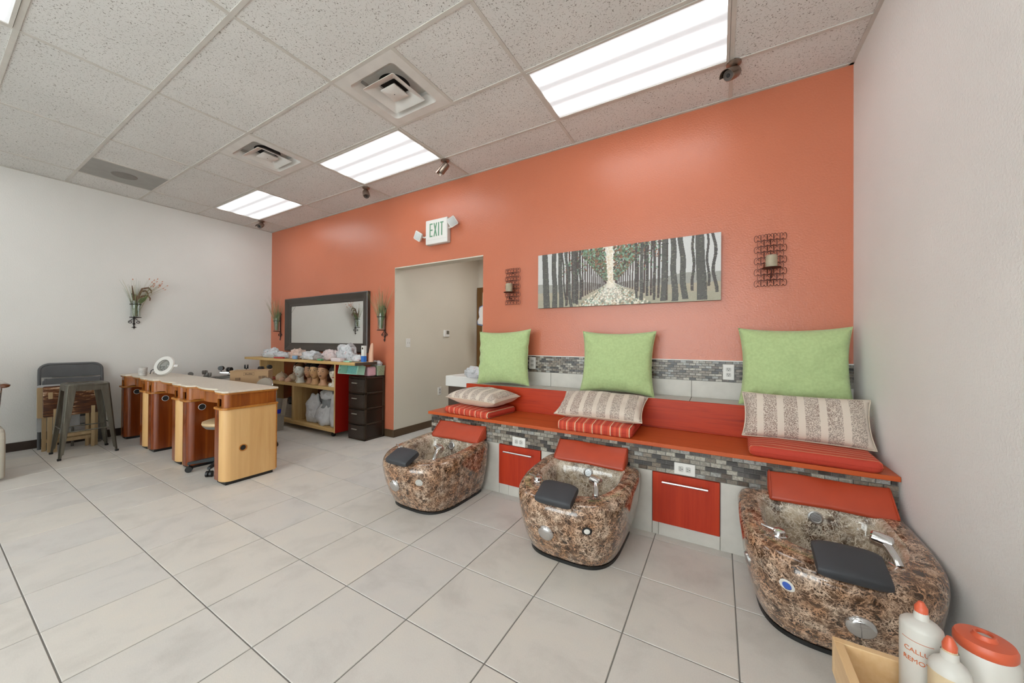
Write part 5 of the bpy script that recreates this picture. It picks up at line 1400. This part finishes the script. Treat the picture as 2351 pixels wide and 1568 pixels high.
# mannequin heads
def make_head(label, x, y, yaw, skin, hairm, lipm, white=False, s=1.0, bangs=False):
    t = thing('mannequin_head', label, 'mannequin head', (x, y, .632), math.radians(yaw), 'mannequin heads on the shelf')
    n, k = 28, 22; vs, fs = [], []
    # face looks along -y
    for i in range(k+1):
        a = PI*i/k
        for j in range(n):
            q = 2*PI*j/n; d_ = Vector((math.sin(a)*math.cos(q), math.sin(a)*math.sin(q), -math.cos(a)))
            rx_, ry_, rz_ = .066, .084, .105
            jaw = max(0, -d_.z)
            x_ = d_.x*rx_*(1-.30*jaw**1.3); y_ = d_.y*ry_*(1-.12*jaw) - .012*jaw*(d_.y < 0); z_ = d_.z*rz_
            if d_.y < 0:
                fx = math.exp(-(x_/.010)**2); fr_ = max(0, -d_.y)
                y_ -= .020*fx*math.exp(-((z_+.020)/.014)**2) + .010*fx*math.exp(-((z_-.004)/.022)**2)          # nose
                for e in (-1, 1): y_ += .008*math.exp(-((x_-e*.027)/.014)**2)*math.exp(-((z_-.012)/.012)**2)   # eye sockets
                y_ -= .006*math.exp(-(x_/.020)**2)*math.exp(-((z_+.048)/.009)**2)*fr_                           # mouth
                y_ -= .006*math.exp(-(x_/.016)**2)*math.exp(-((z_+.082)/.012)**2)                              # chin
                y_ -= .003*math.exp(-((abs(x_)-.026)/.02)**2)*math.exp(-((z_-.030)/.008)**2)                   # brow
            vs.append((x_*s, y_*s, (z_+.172)*s))
    for i in range(k):
        for j in range(n): fs.append((i*n+j, i*n+(j+1) % n, (i+1)*n+(j+1) % n, (i+1)*n+j))
    b = MB(); b.v = vs; b.f = fs
    rings = []
    for z, hx_, hy_, oy in ((0, .062, .060, .012), (.008, .060, .058, .012), (.03, .046, .046, .012), (.06, .040, .043, .014), (.10, .040, .046, .016), (.13, .042, .052, .018)):
        rings.append([(hx_*s*math.cos(2*PI*q/24), (oy+hy_*math.sin(2*PI*q/24))*s, z*s) for q in range(24)])
    b.loft(rings)
    for e in (-1, 1): b.sphere((e*.064*s, .012*s, .165*s), .018*s, 8, 6, (.35, .7, 1.2))
    hd = build(b, 'head', skin, t, True, ang=80)
    # hair cap
    hv, hf = [], []
    for i in range(13):
        for j in range(n):
            q = 2*PI*j/n; fr = (1-math.sin(q))/2                 # 1 at the forehead, 0 at the nape
            a = PI*(i/12)*(.74-(.42 if not bangs else .34)*fr**.6)
            d_ = Vector((math.sin(a)*math.cos(q), math.sin(a)*math.sin(q), math.cos(a)))
            hv.append((d_.x*.0745*s, (d_.y*.0925+.003)*s, (d_.z*.1165+.172)*s))
    for i in range(12):
        for j in range(n): hf.append((i*n+j, (i+1)*n+j, (i+1)*n+(j+1) % n, i*n+(j+1) % n))
    b = MB(); b.v = hv; b.f = hf; build(b, 'hair', hairm, t, True, ang=80)
    for e in (-1, 1):
        build(MB().sphere((e*.027*s, -.072*s, .183*s), .0095*s, 10, 6, (1, .5, .45)), 'eye', m_eye, hd, True)
        build(MB().tube([(e*.012*s, -.083*s, .200*s), (e*.027*s, -.081*s, .206*s), (e*.042*s, -.070*s, .201*s)], .0022*s, 5), 'eyebrow', m_brow, hd, True)
    build(MB().sphere((0, -.0835*s, .125*s), .016*s, 12, 6, (1, .45, .38)), 'lips', lipm, hd, True)
    return t
m_eye = M('painted_eye', '#2d2420', .3); m_brow = M('painted_brow', '#4a3528', .6)
sk = {k: M('skin_'+k, c, .5) for k, c in dict(pale='#cfc2b0', white='#d8d6cc', tan='#b98a66', gold='#c79b6c', rose='#c2936e').items()}
lp = {k: M('lip_'+k, c, .35) for k, c in dict(pink='#b56a58', red='#a83c30', dark='#2a1420', nude='#c08e76').items()}
hb_ = M('hair_black', '#17110f', .5, var=.3, vs=60); ha = M('hair_auburn', '#4a1c12', .5, var=.3, vs=60); hbr = M('hair_brown', '#5b3a20', .5, var=.3, vs=60)
make_head('pale mannequin head half hidden at the left of the row', -5.965, -.265, 22, sk['pale'], hb_, lp['nude'])
make_head('white-faced mannequin head with brown parted hair', -5.80, -.335, 34, sk['white'], hbr, lp['nude'])
make_head('tan mannequin head with pink lips, third from the left', -5.63, -.30, 22, sk['tan'], hb_, lp['pink'])
make_head('golden-skinned mannequin head with black hair, in the centre of the row', -5.455, -.33, 34, sk['gold'], hb_, lp['nude'], s=1.03)
make_head('mannequin head with dark lips and auburn hair', -5.265, -.335, 34, sk['rose'], ha, lp['dark'], s=1.02)
make_head('mannequin head in profile with brown bangs, second from the red side', -5.105, -.245, 8, sk['gold'], hbr, lp['pink'], bangs=True)
make_head('mannequin head with red lips next to the red cabinet side', -4.98, -.352, 40, sk['pale'], hb_, lp['red'], bangs=True)
tag(build(lump((-5.03, -.385, .652), .03, .02, .03, 3, .1), 'jar', m_white, None, True), 'small white jar in front of the head nearest the red side', 'jar')
def dome(label, x, y, r, tip, sc=1.0):
    b = MB().lathe([(r*.9, 0), (r, r*.25), (r*.93, r*.62), (r*.68, r*.98), (r*.35, r*1.20)] + ([(r*.14, r*1.26), (r*.12, r*1.42), (.0001, r*1.46)] if tip else [(.0001, r*1.28)]), 24)
    o = tag(build(b, 'practice_form', m_form if tip else m_formp, None, True), label, 'practice form', 'pale silicone practice forms'); o.location = (x, y, .632); return o
m_form = M('pale_silicone', '#bfa88c', .5); m_formp = M('pink_silicone', '#d0a78c', .5)
dome('large pale rounded practice form at the left end of the shelf', -6.42, -.27, .085, True)
dome('large pale rounded practice form nearest the mannequin heads', -6.14, -.25, .08, True)
dome('small pale dome form in front, left of the pinkish one', -6.24, -.355, .045, False); dome('small pinkish dome form in front of the pale mannequin head', -6.055, -.365, .048, False)
tag(build(lump((-6.50, -.345, .652), .075, .03, .028, 5, .15), 'cloth_bundle', M('rust_cloth', '#7a2a14', .7), None, True), 'small rust-red bundle at the left end of the mannequin shelf', 'bundle')
# lower compartment: white bags, papers
def bag(label, x, y, z, rx, ry, rz, sd, m_=None, name='trash_bag', cat='bag', group='white bags in the cabinet', rough=.28):
    b = lump((0, 0, rz*.62), rx, ry, rz, sd, rough, 2.6)
    o = tag(build(b, name, m_ or m_bag, None, True, ang=80), label, cat, group); o.location = (x, y, z); return o
bag('white plastic bag with pointed corner at the left of the lower shelf', -5.50, -.285, .116, .145, .105, .225, 1)
bag('fullest white plastic bag in the middle of the lower shelf', -5.22, -.30, .116, .165, .11, .165, 2)
bag('grey bundle wrapped in plastic on top of the middle bag', -5.20, -.27, .30, .14, .09, .10, 3, M('grey_cloth_bundle', '#8d9193', .6, bs=30, bstr=.5, bd=.02))
bag('crumpled white bag at the top of the lower compartment', -5.24, -.27, .435, .13, .08, .085, 4)
bag('tall narrow white bag beside the red cabinet side', -4.995, -.30, .116, .085, .10, .27, 5)
for k in range(6):
    o = tag(build(MB().box(-.19, .19, -.13, .13, 0, .03), 'paper_stack', m_paper, None, bevel=.002), 'paper bundle in the left lower compartment, %s of the stack' % ['at the bottom', 'second from the bottom', 'third from the bottom', 'third from the top', 'second from the top', 'topmost'][k], 'papers', 'stacked paper bundles in the cabinet')
    o.location = (-6.09+.006*(k % 3), -.235, .116+k*.0305)
tag(build(lump((-6.05, -.24, .345), .15, .10, .07, 8, .35), 'dark_bundle', m_black, None, True), 'dark crumpled bundle on top of the stacked papers', 'bundle')
# things on the cabinet top
Z0 = .963
def tb_(label, x, y, rx, ry, rz, sd, m_=None):
    return bag(label, x, y, Z0, rx, ry, rz, sd, m_ or m_film, 'plastic_bag', 'plastic bag', 'zip bags on the cabinet top', .38)
tb_('clear plastic bag at the far left end of the cabinet top', -6.62, -.31, .19, .10, .085, 21)
tb_('flat plastic bag with red stripe, second from the left', -6.25, -.33, .20, .09, .055, 22)
tb_('plastic bag holding orange packs below the mirror corner', -5.93, -.30, .18, .09, .085, 23, film('film_orange', '#c4ab9d'))
tb_('plastic bag with blue zip in the middle of the cabinet top', -5.60, -.31, .17, .09, .07, 24)
tb_('plastic bag of dark small items right of the blue zip bag', -5.33, -.345, .12, .06, .055, 25, film('film_dark', '#8f8a88'))
tb_('pinkish plastic bag left of the tallest bag', -5.16, -.29, .16, .09, .085, 26, film('film_pink', '#c9b8b6'))
tb_('tallest round plastic bag with blue top on the cabinet', -4.87, -.27, .165, .085, .135, 27)
tb_('small white bag with red print at the right end of the cabinet top', -4.60, -.30, .10, .07, .05, 28)
def strip_(name, label, x, y, z, sx, sy, sz, m_, cat, rz=0, grp=None):
    o = tag(build(MB().box(-sx/2, sx/2, -sy/2, sy/2, 0, sz), name, m_, None, bevel=min(sx, sy, sz)*.2), label, cat, grp); o.location = (x, y, z); o.rotation_euler.z = math.radians(rz); return o
strip_('zip_pouch', 'flat red pouch in front of the second plastic bag', -6.17, -.435, Z0, .22, .03, .022, m_bagred, 'pouch', 4)
strip_('zip_pouch', 'small blue pouch in front of the middle plastic bag', -5.80, -.415, Z0, .09, .03, .05, M('pale_blue_film', '#7f9fc0', .4), 'pouch')
strip_('small_box', 'small pale pink box in front of the tallest plastic bag', -4.83, -.42, Z0, .19, .07, .045, M('pale_pink_box', '#cfc0c0', .5), 'box')
strip_('small_box', 'tiny green box in front of the pinkish plastic bag', -5.17, -.435, Z0, .08, .04, .025, M('green_box', '#5f9a70', .5), 'box')
strip_('marker_pack', 'flat mint pack at the right end of the cabinet top', -4.62, -.43, Z0, .11, .04, .018, m_mint, 'box')
t = thing('tube_carton', 'upright white and blue carton on the cabinet end', 'carton', (-4.475, -.31, Z0))
build(MB().box(-.024, .024, -.02, .02, .0, .20), 'carton', m_white, t, bevel=.001); build(MB().box(-.0245, .0245, -.0205, .0205, .002, .075), 'blue_band', m_bluelb, t)
build(MB().box(-.012, .012, -.0212, -.0205, .155, .178), 'print', m_ink, t)
b = MB(); rings = []
for z, rx_, ry_, ox in ((0, .034, .028, 0), (.05, .032, .026, 0), (.11, .035, .022, .002), (.16, .032, .02, .008), (.20, .024, .016, .016), (.228, .011, .010, .022), (.234, .003, .003, .023)):
    rings.append([(ox+rx_*math.cos(2*PI*k/16), ry_*math.sin(2*PI*k/16), z) for k in range(16)])
o = tag(build(MB().loft(rings), 'practice_hand', m_flesh, None, True, ang=80), 'flesh-coloured silicone practice hand standing on the cabinet end', 'practice hand'); o.location = (-4.44, -.235, Z0)

# ------------------------------------------------------------------ plastic drawer tower and baskets
t = thing('drawer_tower', 'dark brown plastic tower of four woven-front drawers', 'drawer unit', (-4.60, -.17, 0))
TX0, TX1, TYf, TYb, TH = -.155, .158, -.145, .155, .785
for x0, x1 in ((TX0, TX0+.02), (TX1-.02, TX1)):
    for y0, y1 in ((TYf, TYf+.03), (TYb-.03, TYb)): build(MB().box(x0, x1, y0, y1, 0, TH), 'corner_post', m_drawerf, t, bevel=.003)
dh = (TH-.03)/4
for k in range(5):
    z = .0+k*dh; build(MB().box(TX0, TX1, TYf, TYb, z, z+.022), 'frame_tier', m_drawerf, t, bevel=.003)
for k in range(4):
    z0, z1 = k*dh+.026, (k+1)*dh-.004
    build(MB().box(TX1-.012, TX1-.008, TYf+.03, TYb-.03, z0, z1), 'side_pane', m_smoke, t); build(MB().box(TX0+.008, TX0+.012, TYf+.03, TYb-.03, z0, z1), 'side_pane', m_smoke, t)
    pl = [(TX0+.006, TYf+.03)]
    for q in range(9):
        u = -1+2*q/8; pl.append((u*.149, TYf-.006-.022*(1-u*u)))
    pl.append((TX1-.006, TYf+.03))
    df = build(MB().prism(pl, z0, z1), 'drawer_front', m_drawer, t, True, ang=30)
    build(MB().box(-.048, .048, TYf-.040, TYf-.026, z1-.055, z1-.043), 'handle', M('drawer_handle_%d' % k, '#8d867c', .4), df, bevel=.003)
def basket(label, loc, sx, sy, sz, rz, rx, m_, name='plastic_basket', inner=None):
    t = thing(name, label, 'basket', loc); place(t, loc, rx, 0, rz)
    k = .88
    a = [(-sx*k, -sy*k, 0), (sx*k, -sy*k, 0), (sx*k, sy*k, 0), (-sx*k, sy*k, 0)]; c = [(-sx, -sy, sz), (sx, -sy, sz), (sx, sy, sz), (-sx, sy, sz)]
    ci = [(p[0]*.94, p[1]*.92, sz) for p in c]; ai = [(p[0]*.94, p[1]*.92, .008) for p in a]
    build(MB().loft([a, c, ci, ai], True, True), 'tub', m_, t)
    build(MB().loft([[(p[0]*1.03, p[1]*1.04, sz-.012) for p in c], [(p[0]*1.03, p[1]*1.04, sz) for p in c], [(p[0]*.95, p[1]*.94, sz) for p in c], [(p[0]*.95, p[1]*.94, sz-.012) for p in c]], False, False), 'rim', m_, t)
    if inner: build(MB().box(-sx*.8, sx*.8, -sy*.8, sy*.8, .01, sz*.25), 'liner', inner, t)
    return t
bm = basket('mint green basket tipped on its side on the drawer tower', (-4.60, -.315, .858), .165, .062, .13, 3, 78, m_mint, inner=M('teal_shade_liner', '#6fa59c', .6, var=.2, vs=60))
for k, (px, pz) in enumerate(((-.148, .02), (-.152, .045), (-.148, -.03))):
    build(MB().tube([(px, -.0+pz, .132), (px+.012, pz+.012, .132), (px+.004, pz+.02, .132)], .003, 5), 'pen_mark', m_ink, bm)
strip_('pink_box', 'pink plastic box between the mint and sage baskets', -4.50, -.20, .786, .10, .12, .115, m_pink, 'box', 0)
basket('sage patterned basket at the back of the drawer tower', (-4.50, -.08, .786), .07, .055, .125, 0, 0, m_sage)
o = tag(build(lump((0, 0, .03), .07, .05, .04, 31, .3), 'plastic_bag', m_film, None, True), 'zip bag with purple strip lying on the sage basket', 'plastic bag'); o.location = (-4.50, -.085, .90)
# grey bin with blue tape next to the cabinet
t = thing('waste_bin', 'tall grey bin with blue tape in front of the cabinet', 'bin', (-5.93, -.60, 0))
build(MB().loft([[(*p, 0) for p in rr(.075, .075, .01)], [(*p, .42) for p in rr(.085, .085, .01)], [(*p, .42) for p in rr(.079, .079, .01)], [(*p, .02) for p in rr(.07, .07, .01)]], True, True), 'bin_body', M('bin_beige_grey', '#9a9389', .6), t, bevel=.002)
build(MB().box(-.08, .087, -.087, -.06, .235, .29).box(.07, .087, -.06, .04, .235, .29), 'tape', m_bluetape, t)
build(MB().loft([[(.088, .02, .20), (.088, .08, .20), (.094, .08, .20), (.094, .02, .20)], [(.15, .02, .44), (.15, .08, .44), (.156, .08, .44), (.156, .02, .44)]]), 'flap', M('bin_flap', '#a89f8f', .6), t)
for k in range(3): tag(build(MB().box(-6.05+.03*k, -6.03+.03*k, -.62, -.60+.02*k, .30, .47+.02*k), 'magazine', [m_white, m_black, m_whitedk][k], None), ['white folded paper sticking out of the bin', 'black folder sticking out of the bin', 'grey folded paper sticking out of the bin'][k], 'paper')

# ------------------------------------------------------------------ foreground cart with wooden caddy and bottles
CZ = .43
ct = thing('utility_cart', 'low white utility cart at the lower right corner', 'cart', (-.30, -2.18, 0))
build(MB().box(-.50, -.06, -2.52, -1.955, CZ-.03, CZ-.004), 'top_shelf', m_white, ct, bevel=.008, world=True); build(MB().box(-.50, -.06, -2.52, -1.955, .10, .125), 'lower_shelf', m_white, ct, bevel=.008, world=True)
for x in (-.475, -.085):
    for y in (-2.495, -1.98):
        p_ = build(MB().cyl((x, y, .05), (x, y, CZ-.02), .012, n=10), 'post', m_steel, ct, True, world=True)
        build(MB().cyl((x-.01, y, .026), (x+.01, y, .026), .026, n=14), 'caster', m_black, ct, True, world=True)
KZ = .515                                     # caddy rim height
cd = thing('wooden_caddy', 'light wooden open caddy box in the lower right corner', 'wooden box', (-.36, -2.12, CZ-.004))
x0, x1, y0, y1, th = -.153, .15, -.22, .112, .018
zz0, zz1 = 0, KZ-CZ
build(MB().box(x0, x1, y1-th, y1, zz0, zz1), 'back_board', m_cartw, cd, bevel=.002)
build(MB().box(x0, x0+th, y0, y1-th, zz0, zz1), 'side_board', m_cartw, cd, bevel=.002); build(MB().box(x1-th, x1, y0, y1-th, zz0, zz1), 'side_board', m_cartw, cd, bevel=.002)
build(MB().box(x0, x1, y0-th, y0, zz0, zz1), 'front_board', m_cartw, cd, bevel=.002); build(MB().box(x0+th, x1-th, y0, y1-th, 0, .008), 'bottom_board', m_cartw, cd)
def bottle_mesh(r, h_, sh, neck): return [(r*.92, 0), (r, .006), (r, h_-sh), (r*.97, h_-sh*.80), (r*.82, h_-sh*.58), (r*.60, h_-sh*.42), (neck*1.6, h_-sh*.30), (neck*1.5, h_), (neck*1.2, h_+.012), (neck, h_+.014)]
def wrap(tm, r, zc, a0):
    b = MB(); b.f = tm.f; b.v = [((r+.0006+z)*math.sin(x/r+a0), -(r+.0006+z)*math.cos(x/r+a0), zc+y) for x, y, z in tm.v]; return b
def bottle(label, loc, r, h_, sh, neck, caps, text, face, fill):
    t = thing('squeeze_bottle', label, 'bottle', loc, face, 'milky squeeze bottles in the caddy')
    build(MB().lathe(bottle_mesh(r, h_, sh, neck), 36), 'bottle_body', m_bottle if not fill else m_liquid, t, True, ang=60)
    c = MB().lathe([(neck*1.35, h_+.004), (neck*1.35, h_+.016), (neck*1.2, h_+.018), (neck*1.05, h_+.04*caps), (neck*.55, h_+.055*caps), (.0001, h_+.057*caps)], 20); build(c, 'spout_cap', m_cap, t, True, ang=40)
    if fill: build(MB().lathe([(r*1.004, h_-sh*1.02), (r*.975, h_-sh*.80), (r*.826, h_-sh*.58), (r*.606, h_-sh*.42), (neck*1.65, h_-sh*.30), (neck*1.56, h_+.004)], 36, cap0=False, cap1=False), 'shoulder', m_bottle, t, True)
    for tx_, size, zc, a0 in text:
        build(wrap(text_mb(tx_, size, .0003), r, zc, a0), 'lettering', m_otext, t)
    return t
def faceto(x, y): return math.atan2(CAMPOS.x-x, y-CAMPOS.y)
B1 = (-.382, -2.062, CZ+.006)
bt1 = bottle('tall milky bottle reading CALLUS REMOVER with orange-red spout', B1, .032, .212, .026, .0075, .50, [('CALLUS', .0125, .146, -.12), ('REMOVER', .0125, .126, .0)], faceto(*B1[:2]), False)
rr_ = .0323; pts = [(rr_*math.sin(a), -rr_*math.cos(a), .166) for a in [x*.08 for x in range(-12, 8)]]; build(MB().tube(pts, .0005, 4), 'print_line', m_otext, bt1)
B2 = (-.365, -2.125, CZ+.006)
bt2 = bottle('smaller amber-filled bottle with orange-red spout in front of the tall one', B2, .028, .186, .036, .0075, .56, [('C', .020, .125, -.1)], faceto(*B2[:2]), True)
pts = []
for k in range(22): a = .12+k*.035; pts.append((.0285*math.sin(a), -.0285*math.cos(a), .122+.003*math.sin(k*1.3)))
build(MB().tube(pts, .0009, 5), 'script_print', m_otext, bt2)
t = thing('lidded_jar', 'white round jar with wide orange-red lid at the right edge', 'jar', (-.293, -2.056, CZ+.006))
jk = .80
build(MB().lathe([(r_*jk, z_) for r_, z_ in [(.052, 0), (.055, .005), (.055, .165), (.048, .177), (.046, .19)]], 36), 'jar_body', m_bottle, t, True, ang=50)
build(MB().lathe([(r_*jk, z_+.022) for r_, z_ in [(.0485, .152), (.0515, .156), (.0515, .168), (.048, .174), (.022, .176), (.020, .178), (.018, .184), (.0145, .184), (.0135, .178), (.0001, .177)]], 40), 'lid', m_cap, t, True, ang=40)
build(MB().lathe([(.0108, .2002), (.0001, .2003)], 20, None, False, False), 'lid_hole', m_whitedk, t)
